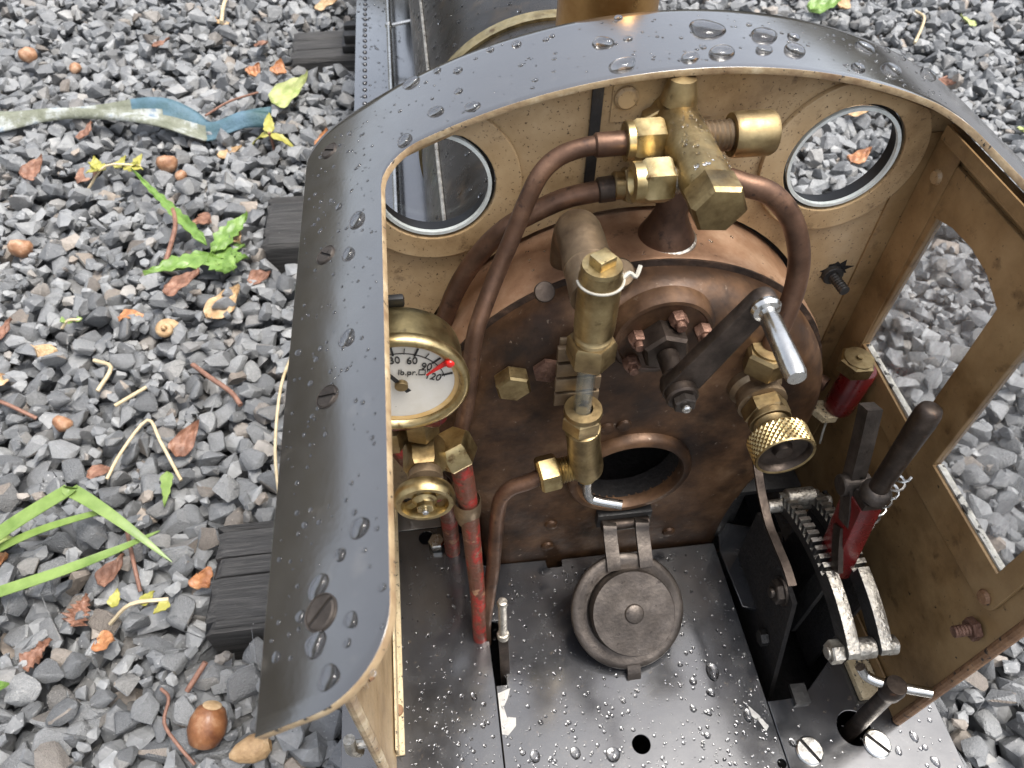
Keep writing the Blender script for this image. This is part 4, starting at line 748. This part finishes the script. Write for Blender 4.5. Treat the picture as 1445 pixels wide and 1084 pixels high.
# flaked paint patch beside the slot
# ---------------------------------------------------------------- rain water
def bead(r, h, n=18, k=5, seed=0, ex=1.0):
    rr = random.Random(seed); ph = [rr.uniform(0, 6.28) for _ in range(3)]; am = [rr.uniform(0, .10) for _ in range(3)]
    V = []; F = []
    def rad(a): return r * (1 + am[0] * math.cos(2 * a + ph[0]) + am[1] * math.cos(3 * a + ph[1]) + .4 * am[2] * math.cos(5 * a + ph[2]))
    for j in range(k):
        t = j / k * math.pi / 2
        for i in range(n): a = 2 * math.pi * i / n; V.append(Vector((rad(a) * math.cos(a) * ex * math.cos(t) ** .7, rad(a) * math.sin(a) / ex ** .5 * math.cos(t) ** .7, h * math.sin(t))))
    V.append(Vector((0, 0, h))); top_ = len(V) - 1
    for j in range(k - 1):
        for i in range(n): q = (i + 1) % n; F.append((j * n + i, j * n + q, (j + 1) * n + q, (j + 1) * n + i))
    for i in range(n): F.append(((k - 1) * n + i, (k - 1) * n + (i + 1) % n, top_))
    F.append(tuple(range(n - 1, -1, -1))); return V, F
def place(g_, c, nrm, ang):
    u, v, w_ = frame(nrm, (1, 0, 0)); M4 = Matrix.Identity(4)
    for i in range(3): M4[i][0] = u[i]; M4[i][1] = v[i]; M4[i][2] = w_[i]
    return xf(g_, Matrix.Translation(c) @ M4 @ Matrix.Rotation(ang, 4, 'Z'))
RD = [(0.076, 2.86, 0.0185), (-0.03, 2.86, 0.0341), (0.154, 2.794, 0.0209), (0.145, 2.644, 0.0186), (0.053, 2.569, 0.0309), (0.183, 2.502, 0.0274), (-0.083, 2.697, 0.0103), (-0.294, 2.749, 0.0138), (0.288, 2.86, 0.0183), (0.388, 2.834, 0.0226), (0.497, 2.81, 0.0135), (0.524, 2.825, 0.0135), (0.383, 2.673, 0.0115), (0.504, 2.653, 0.01), (0.417, 2.541, 0.0124), (0.691, 2.692, 0.0379), (0.787, 2.694, 0.0191), (0.726, 2.505, 0.0443), (0.79, 2.87, 0.0186), (-0.255, 2.152, 0.036), (-0.285, 1.994, 0.0296), (-0.329, 2.299, 0.0163), (-0.363, 2.372, 0.0098), (-0.236, 2.081, 0.0075), (-0.07, 2.474, 0.0358), (1.096, 2.721, 0.1005), (1.313, 2.684, 0.0589), (1.443, 2.702, 0.0286), (1.095, 2.534, 0.0492), (1.268, 2.564, 0.0328), (1.397, 2.581, 0.0459), (0.97, 2.507, 0.034), (1.799, 2.776, 0.0342), (1.838, 2.605, 0.0465), (1.644, 2.529, 0.0315), (2.166, 2.818, 0.0407), (1.04, 2.581, 0.0146), (1.284, 2.775, 0.0142), (1.966, 2.87, 0.0182), (2.045, 2.86, 0.0184), (-0.283, 1.6, 0.0306), (-0.455, 1.667, 0.014), (-0.374, 1.623, 0.0101), (-0.387, 1.588, 0.0101), (-0.283, 1.476, 0.0095), (-0.402, 1.501, 0.011), (-0.412, 1.315, 0.0073), (-0.239, 0.934, 0.0302), (-0.289, 0.883, 0.0196), (-0.344, 0.824, 0.0306), (-0.392, 1.014, 0.0115), (-0.183, 0.758, 0.0116), (-0.389, 0.768, 0.0163), (-0.258, 0.709, 0.022), (-0.345, 0.684, 0.0314), (-0.266, 0.659, 0.0118), (-0.448, 0.695, 0.0146), (-0.308, 0.599, 0.0304), (-0.185, 0.668, 0.0073), (-0.206, 0.575, 0.0088), (-0.408, 0.677, 0.0072), (-0.449, 0.778, 0.0074)]
for i, (x, y, r) in enumerate(RD):
    nn = nroof(x); ex = 1.0 + (.35 if r > .025 else .12) * random.random()
    mk('raindrop', place(bead(min(r, .075) * .88, min(r, .045) * .55, 22, 6, i, ex), Vector((x, y, zroof(x))) - nn * .0008, nn, random.uniform(-.5, .5) if x > -.1 else .9), 'water', roof, sm=60)
sm_ = []
for i in range(420):
    if random.random() < .45: x = random.uniform(XL + .02, XI - .02); y = random.uniform(YR + .2, 2.8)
    else: x = random.uniform(-.3, 2.1); y = random.uniform(2.47, 2.87)
    nn = nroof(x); r = .003 + .006 * random.random() ** 2; sm_.append(place(bead(r, r * .5, 8, 3, i), Vector((x, y, zroof(x))) - nn * .0004, nn, 0))
mk('fine_raindrops', join(*sm_), 'water', roof, sm=60, kind='stuff')
FD = [(-0.064, 1.278, 0.02), (-0.002, 1.27, 0.026), (0.045, 1.225, 0.0179), (0.031, 1.123, 0.0218), (0.214, 0.97, 0.0196), (0.271, 0.947, 0.0392), (0.472, 0.938, 0.0394), (0.656, 0.908, 0.0514), (1.267, 1.242, 0.0542), (1.151, 1.205, 0.0289), (1.227, 1.137, 0.031), (1.113, 1.072, 0.0265), (1.186, 1.042, 0.0246), (1.381, 1.004, 0.0373), (1.147, 0.937, 0.0244), (1.108, 1.3, 0.0207), (1.184, 1.359, 0.0146), (0.322, 1.101, 0.0198), (0.466, 1.083, 0.0179), (0.269, 1.187, 0.0159), (0.341, 0.922, 0.0157), (0.765, 1.151, 0.0181), (0.85, 1.194, 0.0162), (0.679, 1.101, 0.016), (0.725, 1.023, 0.016), (1.562, 0.852, 0.0292), (1.342, 1.079, 0.0166), (1.199, 1.906, 0.0153), (1.285, 1.814, 0.0153), (1.285, 1.695, 0.0129), (1.165, 1.46, 0.0147), (1.155, 1.355, 0.0167), (0.139, 1.2, 0.0122), (-0.06, 1.107, 0.0138), (0.297, 1.527, 0.0143), (0.896, 0.862, 0.016), (2.184, 0.802, 0.0309), (2.075, 0.749, 0.0261), (2.214, 0.748, 0.0221), (2.235, 0.68, 0.0309), (2.30, 0.867, 0.018)]
for i, (x, y, r) in enumerate(FD):
    pr = fl if x < .115 else (fc if x < 1.505 else fr)
    mk('raindrop', place(bead(r * .7, r * .42, 20, 5, 500 + i, 1 + .4 * random.random() * (r > .025)), Vector((x, y, -.0004)), Vector((0, 0, 1)), 1.2 + random.random()), 'water', pr, sm=60)
for pr, x0, x1, y0, y1, cnt in ((fl, -.36, .10, .75, 2.1, 420), (fc, .13, 1.49, .70, 1.95, 1200), (fr, 1.56, 2.34, .45, 1.0, 130)):
    dsm = []
    while len(dsm) < cnt:
        x = random.uniform(x0, x1); y = y0 + (y1 - y0) * random.random() ** 1.7
        if pr is fc and math.hypot(x - .807, y - .939) < .07: continue
        r = .003 + .009 * random.random() ** 2.5; dsm.append(place(bead(r, r * .55, 8, 3, len(dsm)), Vector((x, y, -.0003)), Vector((0, 0, 1)), 0))
    mk('fine_raindrops', join(*dsm), 'water', pr, sm=60, kind='stuff')
# running board and pipe beads
dsm = []
for i in range(260):
    r = .006 + .012 * random.random() ** 2; dsm.append(place(bead(r, r * .5, 8, 3, i), Vector((random.uniform(-.66, -.12), random.uniform(6.3, 11.5), -.0003)), Vector((0, 0, 1)), 0))
mk('board_raindrops', join(*dsm), 'water', LO, sm=60, kind='stuff')
dsm = []
for i in range(240):
    a = math.radians(random.uniform(100, 165)); r = .006 + .014 * random.random() ** 2; nn = Vector((math.cos(a), 0, math.sin(a)))
    dsm.append(place(bead(r, r * .5, 8, 3, i), Vector((CX, random.uniform(2.7, 7), BZ)) + nn * .8845, nn, 0))
mk('barrel_raindrops', join(*dsm), 'water', LO, sm=60, kind='stuff')
dsm = []
for i in range(70):
    a = random.uniform(-.9, .9); nn = Vector((math.sin(a), 0, math.cos(a))); r = .004 + .007 * random.random() ** 2
    dsm.append(place(bead(r, r * .6, 8, 3, i), Vector((TX, random.uniform(2.02, 2.35), TZ)) + nn * .0875, nn, 0))
for i in range(60):
    a = math.radians(random.uniform(60, 120)); nn = Vector((math.cos(a), 0, math.sin(a))); r = .004 + .006 * random.random() ** 2
    dsm.append(place(bead(r, r * .6, 8, 3, i), Vector((CX, random.uniform(2.23, 2.45), BZ)) + nn * .9845, nn, 0))
mk('fitting_raindrops', join(*dsm), 'water', LO, sm=60, kind='stuff')
# ---------------------------------------------------------------- litter and weeds on the ballast
def gz(x, y): return max(gh(x, y), GZ - .08)
def leaf(L, W, seed, curl=.3, serr=0.0, n=14, m_=6, tw=0.0, fold=.15, shape=.5):
    """leaf blade along +x with thickness; serr>0 gives a toothed outline"""
    r = random.Random(seed); T = []; nm = m_ * 2 + 1
    for i in range(n + 1):
        t = i / n; wd = W * (math.sin(math.pi * t ** shape) ** .8) * (1 - .2 * t) + .003
        if serr and 0 < i < n: wd *= 1 - serr * (i % 2) + r.uniform(-.05, .05)
        for j in range(-m_, m_ + 1):
            s = j / m_; z = curl * L * (t * t - .3 * t) * .8 + fold * wd * abs(s) + W * (.10 * math.sin(8 * t + 3 * s + seed) + .08 * math.sin(17 * t - 6 * s + 2 * seed) + .05 * math.sin(11 * s + 5 * t))
            a = tw * t; y = s * wd; T.append(Vector((L * t, y * math.cos(a) - z * .0, z + y * math.sin(a))))
    V = T + [p - Vector((0, 0, .006)) for p in T]; k = len(T); F = []
    for i in range(n):
        for j in range(nm - 1):
            a, b, c, d = i * nm + j, i * nm + j + 1, (i + 1) * nm + j + 1, (i + 1) * nm + j
            F.append((a, b, c, d)); F.append((k + a, k + d, k + c, k + b))
    for i in range(n):
        for e in (0, nm - 1): F.append((i * nm + e, (i + 1) * nm + e, k + (i + 1) * nm + e, k + i * nm + e))
    return V, F
def at(g_, x, y, dz=0, rz=0, rx=0, ry=0, z=None):
    return xf(g_, Matrix.Translation((x, y, (gz(x, y) if z is None else z) + dz)) @ Matrix.Rotation(rz, 4, 'Z') @ Matrix.Rotation(ry, 4, 'Y') @ Matrix.Rotation(rx, 4, 'X'))
def leafo(name, label, cat, mt, x, y, L, W, rz, seed, dz=.05, ry=-.15, group='fallen leaves on the ballast', **k):
    o = mk(name, at(leaf(L, W, seed, **k), x, y, dz, rz, random.uniform(-.3, .3), ry), mt, sm=60); return tag(o, label, cat, group)
# woven strap
def strap():
    P = smooth([(-6.6, 9.55, 0), (-5.55, 9.62, .04), (-4.7, 9.62, .12), (-3.9, 9.45, .14), (-3.3, 9.28, .14), (-2.92, 9.18, .06), (-2.70, 9.12, .03), (-2.3, 9.2, .10), (-1.95, 9.24, .06)], 7); V = []; m_ = 8
    for i, p in enumerate(P):
        t = i / (len(P) - 1)
        for j in range(m_ + 1):
            s = j / m_ * 2 - 1; wd = .30 - .06 * t
            V.append(Vector((p.x, p.y + s * wd * (.62 + .22 * math.cos(11 * t)), GZ + .02 + p.z + (s + 1) * wd * .34 * (.6 + .4 * math.sin(2.2 + 12 * t)) + .07 * math.sin(9 * t + 2.5 * s) * (1 - s * s * .5))))
    nm = m_ + 1; F = [(i * nm + j, i * nm + j + 1, (i + 1) * nm + j + 1, (i + 1) * nm + j) for i in range(len(P) - 1) for j in range(m_)]
    return V, F
so = mk('woven_strap', strap(), 'cloth_pale', sm=60); so.data.materials.append(MATS['cloth_blue']); npol = len(so.data.polygons)
for p in so.data.polygons:
    cx_ = p.center.x; cyy = p.index % 8
    if cx_ > -2.78 or (cx_ > -3.75 and cyy >= 6) or (cx_ > -3.3 and cyy >= 5): p.material_index = 1
md = so.modifiers.new('thickness', 'SOLIDIFY'); md.thickness = .02
tag(so, 'frayed pale green and blue woven strap lying across the gravel', 'strap')
leafo('fallen_leaf', 'curled pale green leaf lying above the blue end of the strap', 'leaf', 'leaf_pale', -2.0, 9.72, .62, .2, .55, 1, dz=.1, curl=.5)
leafo('fallen_leaf', 'large bright green leaf peeping over the top of the cab roof', 'leaf', 'leaf_green', 6.35, 11.6, .72, .2, .35, 2, dz=.1)
leafo('fallen_leaf', 'tan dry leaf beside the green leaf behind the cab roof', 'leaf', 'leaf_tan', 7.0, 11.85, .35, .14, .9, 3)
leafo('fallen_leaf', 'big tan dry leaf below the dandelion', 'leaf', 'leaf_tan', -2.33, 5.68, .46, .15, .75, 4, dz=.1, shape=.7)
leafo('fallen_leaf', 'folded ochre dry leaf touching the dandelion near the middle sleeper', 'leaf', 'leaf_tan', -2.28, 7.0, .46, .15, -1.0, 5, dz=.1, fold=.5)
leafo('fallen_leaf', 'reddish brown leaf behind the dandelion rosette', 'leaf', 'leaf_brown', -2.62, 7.3, .34, .11, -.9, 6, dz=.08)
leafo('fallen_leaf', 'dusky brown leaf under the dandelion', 'leaf', 'leaf_brown', -2.75, 5.95, .42, .13, .4, 7, dz=.04)
leafo('fallen_leaf', 'orange curled dry leaf between the hazelnut shells and dandelion', 'leaf', 'leaf_orange', -3.22, 5.8, .27, .1, .2, 8, dz=.07, curl=-.5)
leafo('fallen_leaf', 'orange scrap of leaf left of the farthest sleeper, left one of two', 'leaf', 'leaf_orange', -2.4, 10.7, .22, .12, .9, 9, dz=.08, curl=.6)
leafo('fallen_leaf', 'orange scrap of leaf left of the farthest sleeper, right one of two', 'leaf', 'leaf_orange', -1.98, 10.5, .25, .12, 1.4, 10, dz=.08, curl=.6)
leafo('fallen_leaf', 'brown oval leaf under the grass blade at the left edge', 'leaf', 'leaf_pale', -3.75, 3.26, .36, .13, .0, 11, dz=.06)
leafo('fallen_leaf', 'orange brown leaf below the oval leaf at the left edge', 'leaf', 'leaf_orange', -3.68, 3.05, .26, .12, .4, 12, dz=.03)
leafo('fallen_leaf', 'green leaf tip entering at the lower left edge', 'leaf', 'leaf_green', -3.45, 2.07, .42, .09, -.0, 13, dz=.08)
leafo('fallen_leaf', 'small brown star shaped leaf left of the nearest sleeper', 'leaf', 'leaf_brown', -2.88, 2.55, .24, .12, 1.2, 14, serr=.5, dz=.05)
leafo('fallen_leaf', 'dark red leaf scrap above the yellow seedling', 'leaf', 'leaf_brown', -2.78, 2.88, .28, .09, .8, 15, dz=.05)
leafo('fallen_leaf', 'bright orange crumpled leaf below the yellow seedling', 'leaf', 'leaf_orange', -2.66, 2.4, .2, .08, -.3, 16, dz=.06, curl=.7)
leafo('fallen_leaf', 'dark brown leaf scrap on stones at the lower left', 'leaf', 'leaf_brown', -3.15, 2.28, .26, .1, .6, 17, serr=.4, dz=.03)
leafo('fallen_leaf', 'brown leaf with a red seed near the bent straw', 'leaf', 'leaf_brown', -2.36, 3.98, .36, .1, 1.05, 18, dz=.06, fold=.6)
leafo('fallen_leaf', 'dark brown flat leaf left of the bent straw', 'leaf', 'leaf_brown', -3.1, 3.95, .26, .07, -.2, 19, dz=.03)
leafo('fallen_leaf', 'brown crumpled leaf left of the yellow weed', 'leaf', 'leaf_brown', -4.8, 8.3, .34, .12, .9, 20, dz=.06, curl=.6)
leafo('fallen_leaf', 'pinkish crumpled leaf above the yellow weed', 'leaf', 'leaf_brown', -4.25, 8.35, .4, .12, .1, 21, dz=.05)
leafo('fallen_leaf', 'small red brown leaf below the woven strap', 'leaf', 'leaf_brown', -4.3, 9.0, .3, .09, 1.1, 22, dz=.05)
leafo('fallen_leaf', 'tan leaf lying beyond the right round window', 'leaf', 'leaf_tan', 5.6, 8.55, .55, .13, .2, 23, dz=.08)
leafo('fallen_leaf', 'orange leaf scrap lower in the right round window', 'leaf', 'leaf_orange', 5.35, 7.65, .34, .12, .4, 24, dz=.06)
leafo('fallen_leaf', 'olive leaf under the blue strap end', 'leaf', 'leaf_tan', -2.62, 8.72, .34, .09, .1, 25, dz=.03)
leafo('fallen_leaf', 'brown dry leaf at the top edge beside the running board', 'leaf', 'leaf_tan', -1.55, 12.6, .5, .14, .3, 26, dz=.06)
leafo('fallen_leaf', 'red brown leaf tucked against the middle sleeper', 'leaf', 'leaf_brown', -1.98, 6.2, .27, .11, .1, 27, dz=.08)
leafo('fallen_leaf', 'brown curled leaf beside the left edge nut', 'leaf', 'leaf_brown', -4.35, 5.55, .3, .1, .9, 28, dz=.05)
leafo('fallen_leaf', 'orange stone sized leaf scrap near the nearest sleeper corner', 'leaf', 'leaf_orange', -2.02, 2.86, .2, .1, -.9, 29, dz=.05)
# extra leaf scraps further away
k = 0
for (x, y, mt, c) in ((-3.9, 11.6, 'leaf_brown', 'dull red leaf scrap far behind the strap, left of the sleeper'), (-1.3, 8.55, 'leaf_orange', 'orange leaf scrap beside the curved front corner of the roof'), (8.9, 11.0, 'leaf_pale', 'pale green weed scrap at the upper right corner'), (7.9, 8.0, 'leaf_pale', 'small green leaf scrap at the right edge by the roof'), (7.3, 9.3, 'leaf_brown', 'rusty leaf scrap on gravel right of the roof'), (4.75, 5.6, 'leaf_yellow', 'tiny yellow green leaf outside the front side window'), (-5.6, 7.5, 'leaf_brown', 'brown leaf scrap at the left edge below the strap'), (-2.9, 12.4, 'leaf_tan', 'pale leaf scrap at the top left, by a twig'), (-4.1, 5.15, 'leaf_tan', 'tan leaf fragment beside the round tan pebble'), (-2.3, 11.3, 'leaf_brown', 'thin brown leaf by the farthest sleeper end')):
    leafo('leaf_scrap', c, 'leaf', mt, x, y, .3, .1, k * 1.3, 60 + k, dz=.05, curl=.4); k += 1
# nuts and round things
def nut(L, r, seed):
    g_ = lathe([(0, 0), (r * .45, .02 * L), (r * .8, .12 * L), (r, .38 * L), (r * .97, .6 * L), (r * .75, .84 * L), (r * .35, .97 * L), (0, L)], (0, 0, -L / 2), (0, 0, 1), 22)
    if seed == 1: return g_
    return [Vector(p) * (1 + .10 * math.sin(31 * p.x + 3) * math.cos(23 * p.y) + .07 * math.sin(40 * p.z + 17 * p.x) - (.16 if p.x > r * .4 and p.z > 0 else 0)) for p in g_[0]], g_[1]
no = empty('hazelnut', 'glossy brown hazelnut on the gravel below the roof strip corner', 'hazelnut')
nm_ = Matrix.Translation((-1.77, 1.70, -1.24)) @ Matrix.Rotation(.45, 4, 'Y') @ Matrix.Rotation(-.75, 4, 'X')
mk('shell', xf(nut(.30, .125, 1), nm_), 'nut_shell', no, sm=70)
mk('scar', xf(lathe([(0, .152), (.045, .147), (.062, .137), (.05, .12)], (0, 0, 0), (0, 0, 1), 20), nm_), 'leaf_tan', no, sm=70)
for (x, y, r, lb) in ((-4.52, 7.05, .115, 'orange brown nut near the left edge above the curled leaf'), (-3.13, 8.36, .12, 'round tan nut lying below the woven strap'), (-2.97, 8.2, .07, 'small brown nut touching the round tan nut below the strap'), (-5.48, 11.2, .12, 'brown nut near the upper left corner above the strap'), (-4.85, 11.0, .08, 'small pinkish nut above the strap'), (-3.42, 4.86 - .4, .08, 'small brown acorn half hidden left of the straw')):
    o = mk('fallen_nut', at(nut(r * 2.0, r * .9, 3), x, y, r * .5, random.random() * 6, 1.2), 'nut_pale', sm=70); tag(o, lb, 'nut', 'nuts fallen on the ballast')
sn = mk('snail_shell', join(*[at(tube([(.09 * math.exp(-.16 * t) * math.cos(t), .09 * math.exp(-.16 * t) * math.sin(t), .012 * t) for t in [i * .5 for i in range(22)]], [.055, .012], 10, 1), -2.69, 5.53, .09, .5, .5)]), 'leaf_tan', sm=60); tag(sn, 'pale curled snail shell on the gravel left of the roof', 'snail shell')
pb = bpy.data.objects.new('tan_pebble', FINE[3].copy()); COL.objects.link(pb); pb.data.materials.clear(); pb.data.materials.append(MATS['leaf_tan']); pb.location = (-3.79, 5.35, gz(-3.79, 5.35) + .05); pb.scale = (.17,) * 3; tag(pb, 'rounded tan brown pebble beside a pale grey stone', 'pebble')
hk = mk('nut_husk', at(lathe([(.02, 0), (.06, .05), (.09, .14), (.085, .22), (.05, .26)], (0, 0, 0), (1, 0, 0), 14), -1.62, 1.50, .06, .2), 'leaf_tan', sm=50); tag(hk, 'dry husk lying beside the hazelnut', 'husk')
# twigs and straws
def stick(name, label, P, r, mt, cat='twig'):
    Q = [(x, y, max(gz(x, y), GZ - .02) + dz) for x, y, dz in P]; o = mk(name, tube(Q, r, 7, 4), mt, sm=60); return tag(o, label, cat, 'twigs and straws on the ballast')
stick('bent_straw', 'pale bent straw forming an upside down V on the gravel', [(-2.88, 3.8, .05), (-2.80, 4.05, .1), (-2.62, 4.33, .15), (-2.48, 4.1, .13), (-2.27, 3.72, .06)], .015, 'straw', 'straw')
stick('straw', 'thin straw hanging along the outer edge of the roof strip', [(-1.36, 3.2, .3), (-1.42, 3.7, .4), (-1.40, 4.3, .42), (-1.32, 4.7, .4), (-1.3, 5.1, .35)], .014, 'straw', 'straw')
stick('twig', 'forked red brown twig above the bent straw', [(-2.35, 5.0, .1), (-2.15, 4.78, .14), (-1.95, 4.6, .12), (-1.85, 4.45, .1)], .024, 'twig')
stick('twig', 'straight pale twig at the top left edge', [(-2.95, 13.1, .1), (-2.98, 12.7, .1), (-2.95, 12.2, .08)], .03, 'straw')
stick('twig', 'thin red twig at the left edge beside flat stones', [(-4.1, 4.8, .05), (-3.9, 4.66, .08), (-3.65, 4.55, .05)], .018, 'twig')
stick('twig', 'thin curled brown twig beside the hazelnut', [(-2.12, 1.98, .1), (-2.05, 1.9, .12), (-2.06, 1.75, .1), (-1.95, 1.6, .08), (-1.84, 1.48, .05)], .012, 'twig')
stick('twig', 'short brown twig beside the nearest sleeper corner', [(-1.95, 1.95, .08), (-1.82, 2.1, .1)], .02, 'twig')
stick('twig', 'brown twig standing left of the nearest sleeper', [(-2.62, 3.3, .08), (-2.48, 2.95, .12), (-2.42, 2.75, .05)], .016, 'twig')
stick('twig', 'pale twig left of the snail shell', [(-3.3, 5.2, .06), (-3.1, 5.05, .1), (-3.18, 4.8, .06)], .02, 'straw')
stick('twig', 'short straw lying on stones above the forked twig', [(-2.95, 4.55, .08), (-2.7, 4.72, .1)], .018, 'straw')
stick('twig', 'curved straw on gravel right of the cab roof top', [(7.6, 10.5, .08), (7.9, 10.9, .12), (8.15, 11.3, .1), (8.1, 11.5, .08)], .022, 'straw')
stick('twig', 'brown twig beside the strap hole', [(-2.75, 9.2, .2), (-2.5, 9.6, .16), (-2.2, 10.0, .12)], .015, 'twig')
stick('twig', 'thin twig right of the roof, near the right edge', [(6.7, 8.9, .08), (7.1, 9.2, .1), (7.6, 9.5, .06)], .015, 'twig')
# dandelion
dn = empty('dandelion', 'green dandelion rosette with toothed leaves near the middle sleeper', 'weed', (-2.36, 6.55, GZ))
for (rz, L, W, s, dz, mt) in ((3.75, .72, .15, 1, .14, 'leaf_green'), (.95, .62, .13, 2, .16, 'leaf_green'), (5.35, .5, .16, 3, .12, 'leaf_green'), (5.9, .45, .12, 4, .10, 'leaf_green'), (.2, .36, .1, 5, .1, 'leaf_green')):
    mk('leaf', xf(leaf(L, W * 1.15, s + 30, .12, .28, 12, 5, 0, .12, .75), Matrix.Translation((0, 0, dz)) @ Matrix.Rotation(rz, 4, 'Z') @ Matrix.Rotation(-.12, 4, 'Y')), mt, dn, sm=60)
mk('long_leaf', xf(leaf(1.75, .075, 40, .04, .3, 20, 4, 0, .4, .6), Matrix.Translation((-.05, .1, .18)) @ Matrix.Rotation(2.2, 4, 'Z') @ Matrix.Rotation(-.03, 4, 'Y')), 'leaf_green', dn, sm=60)
mk('red_stem', tube([(-.5, .75, .2), (-.42, .45, .22), (-.42, .2, .2), (-.45, -.1, .16)], .025, 8, 4), 'twig', dn)
# small weeds
def sprig(name, label, x, y, mt, L, n_, seed, up=.35):
    r = random.Random(seed); e = empty(name, label, 'weed', (x, y, gz(x, y)))
    mk('stem', tube([(0, 0, 0), (L * .4, L * .1, up * L), (L * .9, L * .15, up * L * .8)], .015, 6, 4), 'straw', e, sm=60)
    for i in range(n_):
        t = i / max(1, n_ - 1); mk('leaf', xf(leaf(L * .27, L * .10, seed + i, .3, .15, 8, 3), Matrix.Translation((L * (.1 + .8 * t), L * .12, up * L * .8)) @ Matrix.Rotation(r.uniform(0, 6.28), 4, 'Z') @ Matrix.Rotation(-.2, 4, 'Y')), mt, e, sm=60)
    return e
sprig('yellow_weed', 'yellow green weed sprig below the woven strap', -4.05, 8.1, 'leaf_yellow', .75, 7, 70)
sprig('seedling', 'tiny bright green seedling on the gravel at left', -3.7, 5.66, 'grass_green', .22, 5, 80)
sprig('yellow_seedling', 'pale stem with small yellow leaves left of the nearest sleeper', -2.62, 2.55, 'leaf_yellow', .5, 3, 90)
yl = empty('young_shoot', 'upright yellow green shoot with drooping leaves at the strap end', 'weed', (-1.92, 8.75, gz(-1.92, 8.75)))
for i, (rz, rx) in enumerate(((1.6, -1.15), (-.2, -1.05), (2.8, -.9))): mk('leaf', xf(leaf(.36, .075, 100 + i, -.5, .2, 10, 3), Matrix.Translation((0, 0, .28)) @ Matrix.Rotation(rz, 4, 'Z') @ Matrix.Rotation(.35 if i else -.5, 4, 'Y')), 'leaf_yellow', yl, sm=60)
mk('stem', tube([(0, 0, 0), (.01, 0, .15), (0, 0, .3)], .02, 7, 3), 'twig', yl, sm=60)
mk_b = mk('green_blade', at(leaf(.36, .055, 110, .1, .25, 10, 3), -2.37, 3.78, .1, -1.45), 'grass_green', sm=60); tag(mk_b, 'short toothed green blade above the nearest sleeper', 'weed')
def blade(P, w0, parent, fold=.25):
    P = smooth(P, 7); V = []; n = len(P)
    for i, p in enumerate(P):
        t = i / (n - 1); d = (P[min(i + 1, n - 1)] - P[max(0, i - 1)]).normalized(); s = d.cross(Vector((0, 0, 1))).normalized(); wd = w0 * (1 - t ** 3) ** .8 + .003
        V += [p - s * wd + Vector((0, 0, wd * fold)), p, p + s * wd + Vector((0, 0, wd * fold))]
        V += [q - Vector((0, 0, .006)) for q in V[-3:]]
    F = []
    for i in range(n - 1):
        a = i * 6; b = a + 6
        F += [(a, a + 1, b + 1, b), (a + 1, a + 2, b + 2, b + 1), (a + 3, b + 3, b + 4, a + 4), (a + 4, b + 4, b + 5, a + 5), (a, b, b + 3, a + 3), (a + 2, a + 5, b + 5, b + 2)]
    return mk('blade', (V, F), 'grass_green', parent, sm=60)
gr = empty('grass_tuft', 'bright green grass blades arching in from the left edge', 'grass', (-3.9, 2.75, GZ))
blade([(-.1, .0, .05), (.4, .38, .3), (.92, .68, .42), (1.0, .69, .42), (1.35, .45, .32), (1.72, .16, .14)], .062, gr)
blade([(-.1, -.05, .05), (.5, .0, .22), (1.0, .1, .28), (1.35, .25, .25), (1.6, .42, .18)], .045, gr)
blade([(-.15, .05, .05), (.3, .3, .2), (.7, .45, .28), (1.1, .55, .3), (1.2, .56, .28)], .035, gr)
print('objects', len(bpy.data.objects))
